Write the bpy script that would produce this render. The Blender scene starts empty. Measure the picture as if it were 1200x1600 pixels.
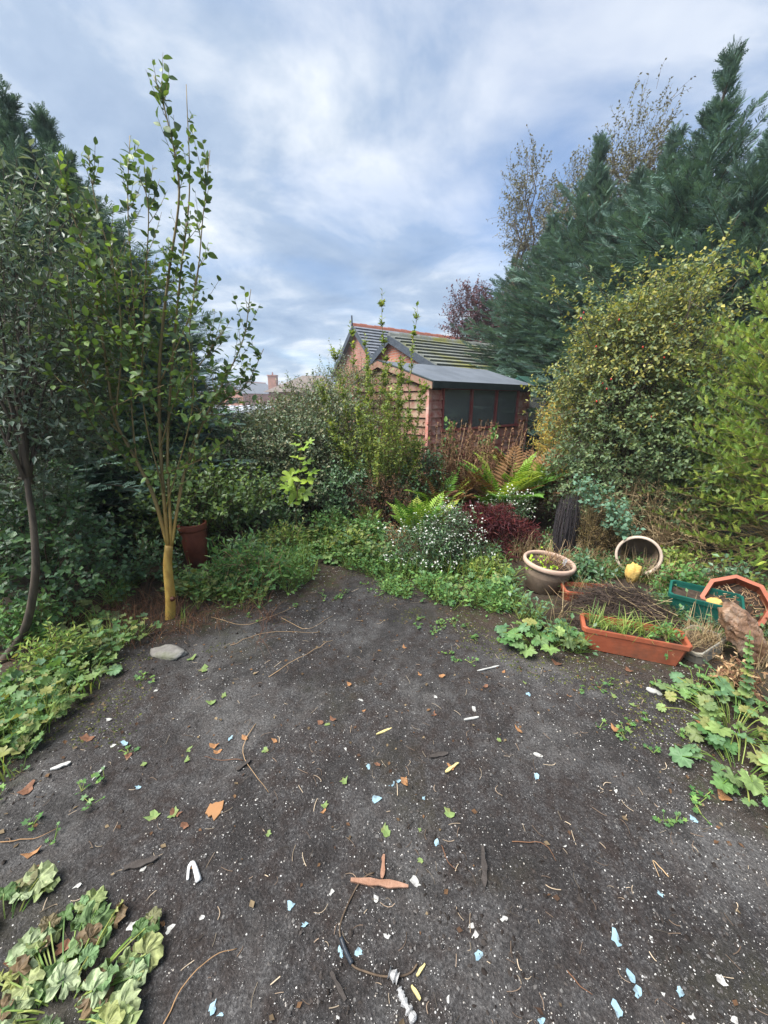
import bpy, math, numpy as np
from mathutils import Vector, Matrix
rng = np.random.default_rng(11)
S = bpy.context.scene
R = math.radians
# ------------------------------------------------------------------ camera
CAMZ, PITCH, FPX = 1.55, math.atan(175/600), 600.0
cam = bpy.data.objects.new('camera', bpy.data.cameras.new('camera'))
S.collection.objects.link(cam); S.camera = cam
cam.location = (0, 0, CAMZ); cam.rotation_euler = (R(90)-PITCH, 0, 0)
cam.data.sensor_fit = 'VERTICAL'; cam.data.sensor_height = 36; cam.data.lens = 36*FPX/1600
cam.data.clip_start = 0.02; cam.data.clip_end = 2000
# ------------------------------------------------------------------ world
SUN_AZ, SUN_EL = R(-112), R(58)
sdir = Vector((math.sin(SUN_AZ)*math.cos(SUN_EL), math.cos(SUN_AZ)*math.cos(SUN_EL), math.sin(SUN_EL)))
W = bpy.data.worlds.new('World'); S.world = W; W.use_nodes = True
class NT:
    def __init__(s, tree): s.t = tree; s.n = tree.nodes; s.l = tree.links
    def add(s, typ, **kw):
        n = s.n.new(typ)
        for k, v in kw.items():
            if k.startswith('i_'):
                key = k[2:]; key = int(key) if key.isdigit() else key
                s.put(n.inputs[key], v)
            else: setattr(n, k, v)
        return n
    def put(s, sock, v):
        if hasattr(v, 'is_output'): s.l.new(v, sock)
        else: sock.default_value = v
    def math(s, op, a, b=0.0, c=0.0, clamp=False):
        n = s.n.new('ShaderNodeMath'); n.operation = op; n.use_clamp = clamp
        for i, v in enumerate((a, b, c)): s.put(n.inputs[i], v)
        return n.outputs[0]
    def ramp(s, fac, stops, interp='LINEAR'):
        n = s.n.new('ShaderNodeValToRGB'); n.color_ramp.interpolation = interp
        e = n.color_ramp.elements
        while len(e) < len(stops): e.new(0.5)
        for el, (p, c) in zip(e, stops):
            el.position = p
            el.color = (c, c, c, 1) if isinstance(c, (int, float)) else (*c[:3], 1)
        s.put(n.inputs[0], fac); return n.outputs[0]
    def noise(s, vec, scale, detail=4, rough=.5, dist=0):
        n = s.n.new('ShaderNodeTexNoise')
        n.inputs['Scale'].default_value = scale; n.inputs['Detail'].default_value = detail
        n.inputs['Roughness'].default_value = rough; n.inputs['Distortion'].default_value = dist
        if vec is not None: s.put(n.inputs['Vector'], vec)
        return n.outputs[0]
    def mix(s, f, a, b, blend='MIX'):
        n = s.n.new('ShaderNodeMix'); n.data_type = 'RGBA'; n.blend_type = blend
        s.put(n.inputs[0], f)
        for i, v in ((6, a), (7, b)):
            if isinstance(v, (tuple, list)): v = (*v[:3], 1)
            s.put(n.inputs[i], v)
        return n.outputs[2]
w = NT(W.node_tree)
bg = w.n['Background']; bg.inputs[1].default_value = 0.1
sky = w.add('ShaderNodeTexSky', sky_type='NISHITA', sun_disc=False, sun_elevation=SUN_EL, sun_rotation=SUN_AZ)
tc = w.add('ShaderNodeTexCoord').outputs['Generated']
sp = w.add('ShaderNodeSeparateXYZ', i_0=tc)
zz = w.math('ADD', w.math('MAXIMUM', sp.outputs[2], 0.02), 0.16)
u_ = w.math('DIVIDE', sp.outputs[0], zz); v_ = w.math('DIVIDE', sp.outputs[1], zz)
cv = w.add('ShaderNodeCombineXYZ', i_0=u_, i_1=v_, i_2=4.3).outputs[0]
cv2 = w.add('ShaderNodeCombineXYZ', i_0=u_, i_1=v_, i_2=9.1).outputs[0]
nA = w.noise(cv, 0.6, 6, .5, .2); nB = w.noise(cv2, 1.7, 9, .58, .3)
cover = w.ramp(nA, [(.32, .30), (.50, .92)])
shade = w.ramp(nB, [(.32, (1.05, 1.4, 1.95)), (.48, (1.5, 1.85, 2.35)), (.66, (2.95, 3.1, 3.25))])
dt = w.add('ShaderNodeVectorMath', operation='DOT_PRODUCT', i_0=tc, i_1=tuple(sdir)).outputs['Value']
gl = w.math('POWER', w.math('MAXIMUM', dt, 0), 9)
skyc = w.mix(1.0, sky.outputs[0], (.32, .46, .6), 'MULTIPLY')
col = w.mix(cover, skyc, shade)
col = w.mix(w.math('MULTIPLY', gl, .15), col, (3.7, 3.72, 3.8))
w.l.new(col, bg.inputs[0])
sl = bpy.data.lights.new('sun', 'SUN'); sl.energy = 2.9; sl.angle = R(45); sl.color = (1, .96, .9)
so = bpy.data.objects.new('sun', sl); S.collection.objects.link(so)
so.rotation_euler = sdir.to_track_quat('Z', 'Y').to_euler(); so.location = (0, 0, 30)
S.view_settings.view_transform = 'Standard'; S.view_settings.look = 'None'
S.view_settings.exposure = 1.8; S.view_settings.gamma = 1
S.render.engine = 'CYCLES'
S.cycles.max_bounces = 5; S.cycles.transparent_max_bounces = 6

# ------------------------------------------------------------------ pixel -> place
sp_, cp_ = math.sin(PITCH), math.cos(PITCH)
def ray(px, py):
    x = (px-600)/FPX; v = (800-py)/FPX
    return x, cp_+v*sp_, -sp_+v*cp_
def V(px, py, Y):
    x, y, z = ray(px, py); k = Y/y
    return np.array([x*k, Y, CAMZ+z*k])
def G(px, py, z=0.0):
    x, y, zz_ = ray(px, py); k = (z-CAMZ)/zz_
    return np.array([x*k, y*k, z])
def vn(P, f=1.0, seed=0):
    r = np.random.default_rng(seed); o = np.zeros(len(P))
    for i in range(5):
        k = r.normal(size=3)*f*(1+.5*i); o += np.sin(P@k+r.uniform(0, 6.28))/(1+.35*i)
    return o/2.2
def norm(a): return a/np.maximum(np.linalg.norm(a, axis=-1, keepdims=True), 1e-9)
def rdir(n, r=None): return norm((r or rng).normal(size=(n, 3)))
def U(a, b, n=None): return rng.uniform(a, b, n)

# ------------------------------------------------------------------ mesh builder
COL = S.collection
def link(o, parent=None):
    COL.objects.link(o)
    if parent is not None: o.parent = parent
    return o
def tag(o, label=None, cat=None, group=None, kind=None):
    if label: o['label'] = label
    if cat: o['category'] = cat
    if group: o['group'] = group
    if kind: o['kind'] = kind
    return o
def empty(name, loc, label, cat, group=None, rz=0):
    o = bpy.data.objects.new(name, None); o.empty_display_size = .1
    o.location = loc; o.rotation_euler = (0, 0, rz); link(o)
    return tag(o, label, cat, group)
class B:
    def __init__(s): s.v = []; s.f = []; s.n = 0; s.r = []
    def raw(s, v, fs, rnd=None):
        v = np.asarray(v, float)
        for f in fs: s.f.append(np.asarray(f, int)+s.n)
        s.v.append(v); s.n += len(v)
        s.r.append(np.full(len(v), rng.random()) if rnd is None else np.broadcast_to(rnd, (len(v),)))
        return s
    def box(s, lo, hi, tap=0.0):
        (a, b, c), (d, e, f) = lo, hi
        s.raw([(a, b, c), (d, b, c), (d, e, c), (a, e, c), (a, b, f), (d, b, f), (d, e, f), (a, e, f)],
              [[(0, 3, 2, 1), (4, 5, 6, 7), (0, 1, 5, 4), (1, 2, 6, 5), (2, 3, 7, 6), (3, 0, 4, 7)]]); return s
    def prism(s, poly, vec):
        p = np.asarray(poly, float); n = len(p); q = p+np.asarray(vec, float)
        s.raw(np.vstack([p, q]), [[(i, (i+1) % n, n+(i+1) % n, n+i)] for i in range(n)])
        s.f.append(np.array([list(range(n))[::-1]])+s.n-2*n); s.f.append(np.array([list(range(n, 2*n))])+s.n-2*n); return s
    def tube(s, P, rad, n=5, cap=True, rnd=None):
        P = np.asarray(P, float); K = len(P); rad = np.broadcast_to(rad, (K,))
        T = norm(np.gradient(P, axis=0)); h = np.array([.31, .52, .79]); h = h if abs(T[0]@h) < .9 else np.array([1., 0, 0])
        X = norm(np.cross(T, h)); Y = np.cross(T, X)
        a = np.arange(n)*2*np.pi/n
        ring = P[:, None]+rad[:, None, None]*(np.cos(a)[None, :, None]*X[:, None]+np.sin(a)[None, :, None]*Y[:, None])
        i = np.arange(K-1)[:, None]*n; j = np.arange(n)[None]; j2 = (j+1) % n
        q = np.stack([i+j, i+j2, i+n+j2, i+n+j], -1).reshape(-1, 4)
        s.raw(ring.reshape(-1, 3), [q], rnd)
        if cap:
            s.f.append(np.array([list(range(n))[::-1]])+s.n-K*n); s.f.append(np.array([list(range(n))])+s.n-n)
        return s
    def tubes(s, PP, rad, n=3, rnd=None):       # many equal polylines (M,K,3)
        M, K, _ = PP.shape; rad = np.broadcast_to(rad, (M, K))
        T = norm(np.gradient(PP, axis=1)); h = np.array([.31, .52, .79])
        X = norm(np.cross(T, h)); Y = np.cross(T, X); a = np.arange(n)*2*np.pi/n
        ring = PP[:, :, None]+rad[:, :, None, None]*(np.cos(a)[:, None]*X[:, :, None]+np.sin(a)[:, None]*Y[:, :, None])
        i = np.arange(K-1)[:, None]*n; j = np.arange(n)[None]; j2 = (j+1) % n
        q = np.stack([i+j, i+j2, i+n+j2, i+n+j], -1).reshape(-1, 4)
        q = (q[None]+(np.arange(M)*K*n)[:, None, None]).reshape(-1, 4)
        r = rng.random(M) if rnd is None else np.broadcast_to(rnd, (M,))
        s.raw(ring.reshape(-1, 3), [q], np.repeat(r, K*n)); return s
    def scatter(s, tm, P, D, H, Sz, rnd=None):
        tv, tf = tm; P = np.asarray(P); n = len(P)
        if n == 0: return s
        D = norm(D); X = norm(np.cross(D, H)); N = np.cross(X, D)
        Sz = np.asarray(Sz, float)
        if Sz.ndim == 0: Sz = np.full(n, float(Sz))
        if Sz.ndim == 1: Sz = np.repeat(Sz[:, None], 3, 1)
        vv = P[:, None]+(tv[None, :, 0:1]*Sz[:, None, 0:1])*X[:, None]+(tv[None, :, 1:2]*Sz[:, None, 1:2])*D[:, None]+(tv[None, :, 2:3]*Sz[:, None, 2:3])*N[:, None]
        m = len(tv); off = (np.arange(n)*m)[:, None, None]
        r = rng.random(n) if rnd is None else rnd
        s.raw(vv.reshape(-1, 3), [(f[None]+off).reshape(-1, f.shape[1]) for f in tf], np.repeat(r, m)); return s
    def lathe(s, prof, n=32, wob=0):
        p = np.asarray(prof, float); K = len(p); a = np.arange(n)*2*np.pi/n
        rr = p[:, 0][:, None]*np.ones(n)[None]
        v = np.stack([rr*np.cos(a), rr*np.sin(a), np.repeat(p[:, 1][:, None], n, 1)], -1).reshape(-1, 3)
        i = np.arange(K-1)[:, None]*n; j = np.arange(n)[None]; j2 = (j+1) % n
        s.raw(v, [np.stack([i+j, i+j2, i+n+j2, i+n+j], -1).reshape(-1, 4)]); return s
    def mesh(s, name, mat, smooth=False):
        me = bpy.data.meshes.new(name); v = np.vstack(s.v).astype(np.float32)
        me.vertices.add(len(v)); me.vertices.foreach_set('co', v.ravel())
        loops = np.concatenate([f.ravel() for f in s.f]); cnt = np.concatenate([np.full(len(f), f.shape[1]) for f in s.f])
        me.loops.add(len(loops)); me.loops.foreach_set('vertex_index', loops.astype(np.int32))
        me.polygons.add(len(cnt)); st = np.concatenate([[0], np.cumsum(cnt)[:-1]])
        me.polygons.foreach_set('loop_start', st.astype(np.int32))
        at = me.attributes.new('rnd', 'FLOAT', 'POINT'); at.data.foreach_set('value', np.concatenate(s.r).astype(np.float32))
        me.update(calc_edges=True)
        me.polygons.foreach_set('use_smooth', np.full(len(cnt), bool(smooth)))
        if mat: me.materials.append(mat)
        return me
    def obj(s, name, mat, parent=None, smooth=False, loc=None):
        o = bpy.data.objects.new(name, s.mesh(name, mat, smooth)); link(o, parent)
        if loc is not None: o.location = loc
        return o
def inst(me, name, parent, M):
    o = bpy.data.objects.new(name, me); link(o, parent); o.matrix_basis = M; return o
def frameM(P, D, H, s):
    D = norm(np.asarray(D, float)); X = norm(np.cross(D, H)); N = np.cross(X, D)
    M = Matrix.Identity(4)
    for i, c in enumerate((X, D, N)):
        for k in range(3): M[k][i] = c[k]*s
    for k in range(3): M[k][3] = P[k]
    return M
def smoothpath(P, k=6):
    P = np.asarray(P, float); n = len(P); Q = np.vstack([2*P[0]-P[1], P, 2*P[-1]-P[-2]]); o = []
    for i in range(1, n):
        a, b, c, d = Q[i-1], Q[i], Q[i+1], Q[i+2]
        for t in np.linspace(0, 1, k, endpoint=False):
            o.append(.5*((2*b)+(c-a)*t+(2*a-5*b+4*c-d)*t*t+(3*b-a-3*c+d)*t**3))
    o.append(P[-1]); return np.array(o)

# ------------------------------------------------------------------ materials
def newmat(name):
    m = bpy.data.materials.new(name); m.use_nodes = True
    t = NT(m.node_tree); return m, t, t.n['Principled BSDF']
def leafmat(name, cols, rough=.5, trans=.3, vary=.35, spec=.35, nscale=9.0, perobj=False, gain=1.75):
    m, t, p = newmat(name)
    if perobj: f = t.add('ShaderNodeObjectInfo').outputs['Random']
    else: f = t.add('ShaderNodeAttribute', attribute_name='rnd').outputs['Fac']
    if gain != 1: cols = [tuple(min(x*gain, .8) for x in cc) for cc in cols]
    k = len(cols); c = t.ramp(f, [((i+.5)/k if k > 1 else 0.5, cc) for i, cc in enumerate(cols)])
    pos = t.add('ShaderNodeNewGeometry').outputs['Position']
    n = t.noise(pos, nscale, 3, .6)
    c = t.mix(1.0, c, t.ramp(n, [(.25, 1-vary), (.75, 1+vary*.6)]), 'MULTIPLY')
    t.l.new(c, p.inputs['Base Color']); p.inputs['Roughness'].default_value = rough
    p.inputs['Specular IOR Level'].default_value = spec
    tr = t.add('ShaderNodeBsdfTranslucent'); t.l.new(t.mix(1.0, c, (1.3, 1.25, .6), 'MULTIPLY'), tr.inputs[0])
    mx = t.add('ShaderNodeMixShader', i_0=trans); t.l.new(p.outputs[0], mx.inputs[1]); t.l.new(tr.outputs[0], mx.inputs[2])
    t.l.new(mx.outputs[0], t.n['Material Output'].inputs[0]); return m
def plainmat(name, a, b, scale=8.0, rough=.7, bump=.2, bscale=None, spec=.3, obj=True, detail=6, dirt=None, metallic=0):
    m, t, p = newmat(name)
    v = t.add('ShaderNodeTexCoord').outputs['Object'] if obj else t.add('ShaderNodeNewGeometry').outputs['Position']
    n = t.noise(v, scale, detail, .62)
    c = t.ramp(n, [(.3, a), (.7, b)])
    if dirt:
        n2 = t.noise(v, scale*.35, 5, .7); c = t.mix(t.ramp(n2, [(.48, 0.), (.66, .9)]), c, dirt)
    t.l.new(c, p.inputs['Base Color']); p.inputs['Roughness'].default_value = rough
    p.inputs['Specular IOR Level'].default_value = spec; p.inputs['Metallic'].default_value = metallic
    if bump:
        bn = t.add('ShaderNodeBump', i_Strength=bump, i_Distance=.01); t.l.new(t.noise(v, bscale or scale*5, 5, .6), bn.inputs['Height'])
        t.l.new(bn.outputs[0], p.inputs['Normal'])
    return m
def barkmat(name, a, b, scale=30, stretch=.15, rough=.8):
    m, t, p = newmat(name); v = t.add('ShaderNodeTexCoord').outputs['Object']
    mp = t.add('ShaderNodeMapping', i_Vector=v); mp.inputs['Scale'].default_value = (1, 1, stretch)
    n = t.noise(mp.outputs[0], scale, 6, .65); n2 = t.noise(v, 7, 4, .6)
    c = t.ramp(n, [(.3, a), (.7, b)]); c = t.mix(1, c, t.ramp(n2, [(.3, .6), (.7, 1.15)]), 'MULTIPLY')
    t.l.new(c, p.inputs['Base Color']); p.inputs['Roughness'].default_value = rough
    bn = t.add('ShaderNodeBump', i_Strength=.5, i_Distance=.004); t.l.new(n, bn.inputs['Height']); t.l.new(bn.outputs[0], p.inputs['Normal'])
    return m
M = {}
M['bark'] = barkmat('bark_dark', (.035, .026, .018), (.11, .085, .06))
M['twig'] = barkmat('twig_brown', (.05, .032, .02), (.13, .09, .055))
def youngbark():
    m, t, p = newmat('young_tree_bark'); v = t.add('ShaderNodeTexCoord').outputs['Object']; z = t.add('ShaderNodeSeparateXYZ', i_0=v).outputs[2]
    mp = t.add('ShaderNodeMapping', i_Vector=v); mp.inputs['Scale'].default_value = (1, 1, .45); n = t.noise(mp.outputs[0], 24, 6, .65); n2 = t.noise(v, 5, 4, .6)
    zz = t.math('ADD', z, t.math('MULTIPLY', t.math('SUBTRACT', n2, .5), .5))
    c = t.mix(t.ramp(zz, [(.5, 0.), (.95, 1.)]), t.ramp(n, [(.3, (.3, .165, .032)), (.7, (.55, .37, .09))]), t.ramp(n, [(.3, (.1, .075, .028)), (.7, (.23, .17, .065))]))
    wv = t.noise(t.add('ShaderNodeMapping', i_Vector=v, i_Scale=(3, 3, 60)).outputs[0], 2.5, 3, .6)
    c = t.mix(t.ramp(wv, [(.62, 0.), (.7, .6)]), c, (.09, .05, .02))
    t.l.new(c, p.inputs['Base Color']); p.inputs['Roughness'].default_value = .6
    bn = t.add('ShaderNodeBump', i_Strength=.4, i_Distance=.003); t.l.new(n, bn.inputs['Height']); t.l.new(bn.outputs[0], p.inputs['Normal']); return m
M['ybark'] = youngbark()
M['olive'] = barkmat('bark_olive', (.1, .075, .028), (.22, .165, .065), 25, .3)
M['dead'] = leafmat('dead_stalk', [(.09, .045, .025), (.2, .12, .06), (.3, .21, .12)], .85, .1)
M['deadred'] = leafmat('dead_flower', [(.07, .03, .02), (.13, .06, .035), (.18, .10, .05)], .9, .1, gain=1.1)
M['straw'] = leafmat('straw', [(.28, .2, .1), (.42, .33, .19), (.2, .13, .07)], .8, .15, gain=1)
M['cypress'] = leafmat('cypress', [(.035, .07, .055), (.055, .1, .08), (.08, .135, .1), (.06, .105, .085)], .6, .15, .5, .3, 3.0)
M['cypress2'] = leafmat('cypress_dark', [(.035, .065, .055), (.052, .092, .075), (.07, .118, .09)], .6, .15, .5, .3, 3.0)
M['gold'] = leafmat('gold_conifer', [(.1, .165, .035), (.16, .22, .042), (.24, .28, .055), (.13, .2, .04), (.085, .14, .035)], .55, .3, .45, .3, 5.0)
M['young'] = leafmat('young_leaf', [(.04, .07, .03), (.05, .09, .035), (.08, .13, .04), (.12, .18, .035), (.055, .09, .04)], .42, .33, .3, .45)
M['young_o'] = leafmat('young_leaf_single', [(.04, .07, .035), (.05, .085, .035), (.07, .12, .04), (.045, .075, .04)], .42, .3, .3, .45, perobj=True)
M['grey'] = leafmat('grey_leaf', [(.065, .1, .075), (.09, .13, .095), (.05, .08, .055), (.12, .15, .115)], .45, .25, .4, .5)
M['hedge'] = leafmat('hedge_leaf', [(.05, .085, .045), (.075, .115, .055), (.11, .135, .07), (.045, .075, .045), (.15, .14, .075)], .45, .2, .45, .5)
M['hedge_top'] = leafmat('hedge_top_leaf', [(.09, .12, .05), (.13, .13, .06), (.16, .13, .07), (.07, .1, .045)], .5, .25, .4, .4)
M['willow'] = leafmat('willow_leaf', [(.09, .14, .03), (.14, .19, .045), (.2, .22, .05), (.07, .11, .03)], .5, .35, .35, .35)
M['dark'] = leafmat('dark_leaf', [(.035, .07, .035), (.05, .1, .042), (.075, .14, .05), (.04, .08, .045)], .4, .2, .4, .5)
M['round'] = leafmat('round_leaf', [(.04, .1, .03), (.07, .15, .04), (.11, .19, .045), (.05, .11, .04)], .5, .3, .4, .4)
M['lime'] = leafmat('lime_leaf', [(.2, .34, .025), (.3, .42, .04), (.16, .28, .03)], .5, .45, .25, .35)
M['lime_o'] = leafmat('lime_leaf_single', [(.14, .22, .03), (.2, .27, .04), (.11, .18, .03)], .5, .4, .3, .35, perobj=True)
M['rose'] = leafmat('rose_leaf', [(.09, .125, .055), (.14, .17, .065), (.21, .215, .065), (.27, .24, .06), (.07, .105, .05), (.12, .15, .08)], .5, .32, .4, .4)
M['rosedark'] = leafmat('rose_leaf_dark', [(.055, .095, .045), (.08, .12, .055), (.115, .15, .06), (.05, .08, .04)], .5, .27, .4, .4)
M['glauc'] = leafmat('glaucous_leaf', [(.075, .14, .095), (.1, .18, .12), (.06, .115, .075)], .6, .3, .3, .3)
M['yellow'] = leafmat('yellow_leaf', [(.36, .27, .06), (.3, .25, .06), (.25, .17, .06), (.18, .2, .05)], .6, .35, .3, .3)
M['plum'] = leafmat('plum_leaf', [(.06, .022, .03), (.09, .03, .04), (.045, .02, .028)], .5, .25, .4, .4, 3)
M['birch'] = leafmat('birch_leaf', [(.075, .07, .055), (.1, .095, .065), (.06, .06, .05), (.12, .12, .07)], .5, .25, .3, .4, 3)
M['acer'] = leafmat('acer_leaf', [(.05, .012, .016), (.075, .016, .02), (.035, .01, .014), (.1, .025, .02)], .5, .25, .4, .4)
M['fern'] = leafmat('fern_frond', [(.06, .14, .025), (.1, .2, .035), (.15, .23, .04), (.2, .24, .045)], .55, .35, .3, .3, perobj=True)
M['ferndead'] = leafmat('fern_brown', [(.1, .055, .025), (.16, .09, .04), (.08, .04, .025)], .8, .2, .3, .2, perobj=True)
M['grass'] = leafmat('grass_blade', [(.08, .15, .03), (.14, .2, .045), (.22, .24, .07), (.06, .11, .03)], .55, .35, .3, .3)
M['alchem'] = leafmat('round_lobed_leaf', [(.05, .11, .035), (.08, .15, .045), (.13, .18, .055), (.045, .1, .05), (.16, .16, .05), (.07, .13, .06)], .55, .25, .45, .35, 22, perobj=True)
M['alchem_s'] = leafmat('round_lobed_leaf_mix', [(.045, .1, .035), (.075, .14, .045), (.12, .17, .05), (.04, .085, .045), (.14, .15, .05)], .55, .3, .35, .35, 14)
M['bigleaf'] = leafmat('crinkled_leaf', [(.05, .09, .03), (.12, .17, .08), (.15, .16, .05), (.2, .24, .14), (.08, .14, .06), (.1, .07, .04)], .6, .2, .55, .3, 45, perobj=True)
M['petal'] = leafmat('white_petal', [(.75, .76, .72), (.65, .66, .6), (.8, .8, .78)], .6, .3, .1, .2, gain=1)

# ------------------------------------------------------------------ leaf templates (x width, y length, z normal)
def fold_leaf(w=.32, full=False):
    if not full:
        v = np.array([(0, 0, 0), (-w, .42, .07), (w, .42, .07), (0, 1, -.03), (0, .48, -.02)])
        return v, [np.array([(0, 4, 1), (0, 2, 4), (4, 3, 1), (4, 2, 3)])]
    ys = [.0, .2, .5, .78, 1]; ws = [0.02, w*.8, w, w*.6, 0.0]; v = []
    for y, ww in zip(ys, ws):
        c = -.12*(y-.3)**2
        v += [(-ww, y, c+.25*ww), (0, y, c), (ww, y, c+.25*ww)]
    f = []
    for i in range(4):
        for k in range(2): a = i*3+k; f.append((a, a+1, a+4, a+3))
    return np.array(v), [np.array(f)]
OV, OVF, LAN, LANF, ROUND = fold_leaf(.3), fold_leaf(.3, True), fold_leaf(.14), fold_leaf(.15, True), fold_leaf(.42)
def lobed(nl=7, depth=.28, k=4, cup=.16, gap=.5, point=1.0, seed=0):
    r = np.random.default_rng(seed); a0, a1 = -math.pi+gap*.5, math.pi-gap*.5
    n = nl*k+1; a = np.linspace(a0, a1, n); ph = (np.arange(n) % k)/k
    lob = np.abs(np.sin(np.pi*np.arange(n)/k))**point
    rad = .5*(1-depth+depth*lob)*(1+.06*r.normal(size=n))*(.8+.2*np.cos(a*.5))
    rim = np.stack([np.sin(a)*rad, np.cos(a)*rad, cup*rad*2*(rad*2)*.6+.05*r.normal(size=n)+.03*np.sin(a*nl)], -1)
    mid = np.stack([np.sin(a)*rad*.55, np.cos(a)*rad*.55, .3*cup*rad+.035*np.cos(a*nl)+.012*r.normal(size=n)], -1)
    v = np.vstack([[(0, 0, -.02)], mid, rim]); i = np.arange(n-1)
    return v, [np.stack([0*i, i+1, i+2], -1), np.stack([i+1, i+1+n, i+2+n, i+2], -1)]
def crinkled(nl=7, depth=.16, k=4, seed=0, ruffle=.07, gap=.45, cup=.1):
    r = np.random.default_rng(seed); n = nl*k+1; a = np.linspace(-math.pi+gap/2, math.pi-gap/2, n); i_ = np.arange(n)
    lob = np.abs(np.sin(np.pi*i_/k))**.6; rad = .5*(1-depth+depth*lob)*(1+.07*r.normal(size=n))*(.85+.15*np.cos(a*.5))
    v = [(0, 0, 0)]; n_r = (.3, .55, .8, 1.0); ph = r.uniform(0, 6, 4)
    vs = [np.array([(0, 0, -.03)])]
    for q in n_r:
        z = cup*(q*q)*.5-.03+.045*q*np.cos(a*nl+math.pi)*.6+ruffle*q*q*np.sin(a*(3.3+2*q)+ph[0])*.6+(.022+.25*(ruffle-.05))*r.normal(size=n)*q-.10*q*q*(np.cos(a+ph[1])>.2)*q
        vs.append(np.stack([np.sin(a)*rad*q, np.cos(a)*rad*q, z], -1))
    i = np.arange(n-1); f = [np.stack([0*i, i+1, i+2], -1)]
    qd = np.vstack([np.stack([1+m*n+i, 1+(m+1)*n+i, 2+(m+1)*n+i, 2+m*n+i], -1) for m in range(3)])
    return np.vstack(vs), f+[qd]
LOB = [lobed(9, .22, 4, .16, .5, .7, k) for k in range(4)]
LOBS = lobed(7, .25, 2, .2, .5, 1, 1)
MAPLE = [lobed(5, .52, 4, .06, .9, .8, k) for k in range(3)]
IVY = lobed(5, .4, 2, .08, .8, 1, 3)
def spray(npair=7, wid=.05, sub=0, ang=42, seed=0):
    r = np.random.default_rng(seed); v = []; f = []
    def blade(p, d, L, w_):
        d = norm(np.array(d, float)); s_ = np.array([-d[1], d[0], 0])*w_
        i = len(v); m = p+d*L*.45
        v.extend([p, m+s_+np.array([0, 0, .015]), p+d*L+np.array([0, 0, -.05*L]), m-s_+np.array([0, 0, -.015])]); f.append((i, i+1, i+2)); f.append((i, i+2, i+3))
    blade(np.zeros(3), (0, 1, 0), 1.0, wid*.7)
    for i in range(npair):
        y = .1+.78*i/npair; L = .42*(1-y*.75)*r.uniform(.8, 1.15)
        for sgn in (-1, 1):
            a = R(ang+r.uniform(-8, 8)); d = np.array([sgn*math.sin(a), math.cos(a), r.uniform(-.15, .2)]); p = np.array([0, y+r.uniform(-.02, .02), 0])
            blade(p, d, L, wid)
            for q in range(sub):
                pp = p+norm(d)*L*(.3+.5*q/max(sub, 1)); a2 = a+(-1)**q*R(38)
                blade(pp, (sgn*math.sin(a2), math.cos(a2), r.uniform(-.2, .3)), L*.42, wid*.8)
    return np.array(v), [np.array(f)]
SPR, SPRF = spray(6, .033, 0, 38), spray(5, .04, 0, 36, 2)

# ------------------------------------------------------------------ plant generators
def twigs_in(ells, n, L, up=.5, shell=.55, thr=-9, nf=2.2, seed=0, droop=0, zmin=.03, K=4):
    wts = np.array([e[2] if len(e) > 2 else np.prod(e[1]) for e in ells], float); wts /= wts.sum()
    P = []; D = []; tot = 0
    while tot < n:
        m = n*2; ch = rng.choice(len(ells), m, p=wts)
        C = np.array([e[0] for e in ells])[ch]; RR = np.array([e[1] for e in ells])[ch]
        u = rdir(m); r = shell+(1-shell)*U(0, 1, m)**.6
        r = np.where(rng.random(m) < .25, U(.1, 1, m)**.4, r)
        p = C+RR*u*(r*(1+.26*vn(u*3+C, 1.3, seed+5)))[:, None]
        ok = (p[:, 2] > zmin) & (vn(p, nf, seed) > thr)
        d = norm(norm(u/RR)*1.0+np.array([0, 0, up])+.55*rng.normal(size=(m, 3)))
        P.append(p[ok]); D.append(d[ok]); tot += ok.sum()
    P = np.vstack(P)[:n]; D = np.vstack(D)[:n]
    Ls = L*U(.6, 1.35, n); t = np.linspace(0, 1, K)
    curve = norm(rng.normal(size=(n, 3)))*.25+np.array([0, 0, -droop])
    PP = (P-D*Ls[:, None]*.4)[:, None]+D[:, None]*(Ls[:, None]*t)[..., None]+curve[:, None]*(Ls[:, None]*t**2)[..., None]
    PP[..., 2] = np.maximum(PP[..., 2], .012)
    return PP
def leaves_on(b, PP, tm, per, size, spread=.9, upn=.8, t0=.15, flat=0, jit=.3, rnd=None):
    Mn, K, _ = PP.shape; T = norm(PP[:, -1]-PP[:, 0])
    h = norm(rng.normal(size=(Mn, 3))); X = norm(np.cross(T, h)); Y = np.cross(T, X)
    for k in range(per):
        t = (t0+(1-t0)*(k+U(.0, .9, Mn))/per)*(K-1); i = np.minimum(t.astype(int), K-2); fr = (t-i)[:, None]
        a = np.arange(Mn)
        P = PP[a, i]*(1-fr)+PP[a, i+1]*fr; tang = norm(PP[a, i+1]-PP[a, i])
        ph = k*2.4+U(-.5, .5, Mn); side = np.cos(ph)[:, None]*X+np.sin(ph)[:, None]*Y
        D = norm(tang*(1-spread*.5)+side*spread+jit*rng.normal(size=(Mn, 3))*.5)
        H = np.array([0, 0, upn])+norm(rng.normal(size=(Mn, 3)))*.6+.3*tang
        b.scatter(tm, P, D, H, size*U(.6, 1.25, Mn), rnd)
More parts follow.
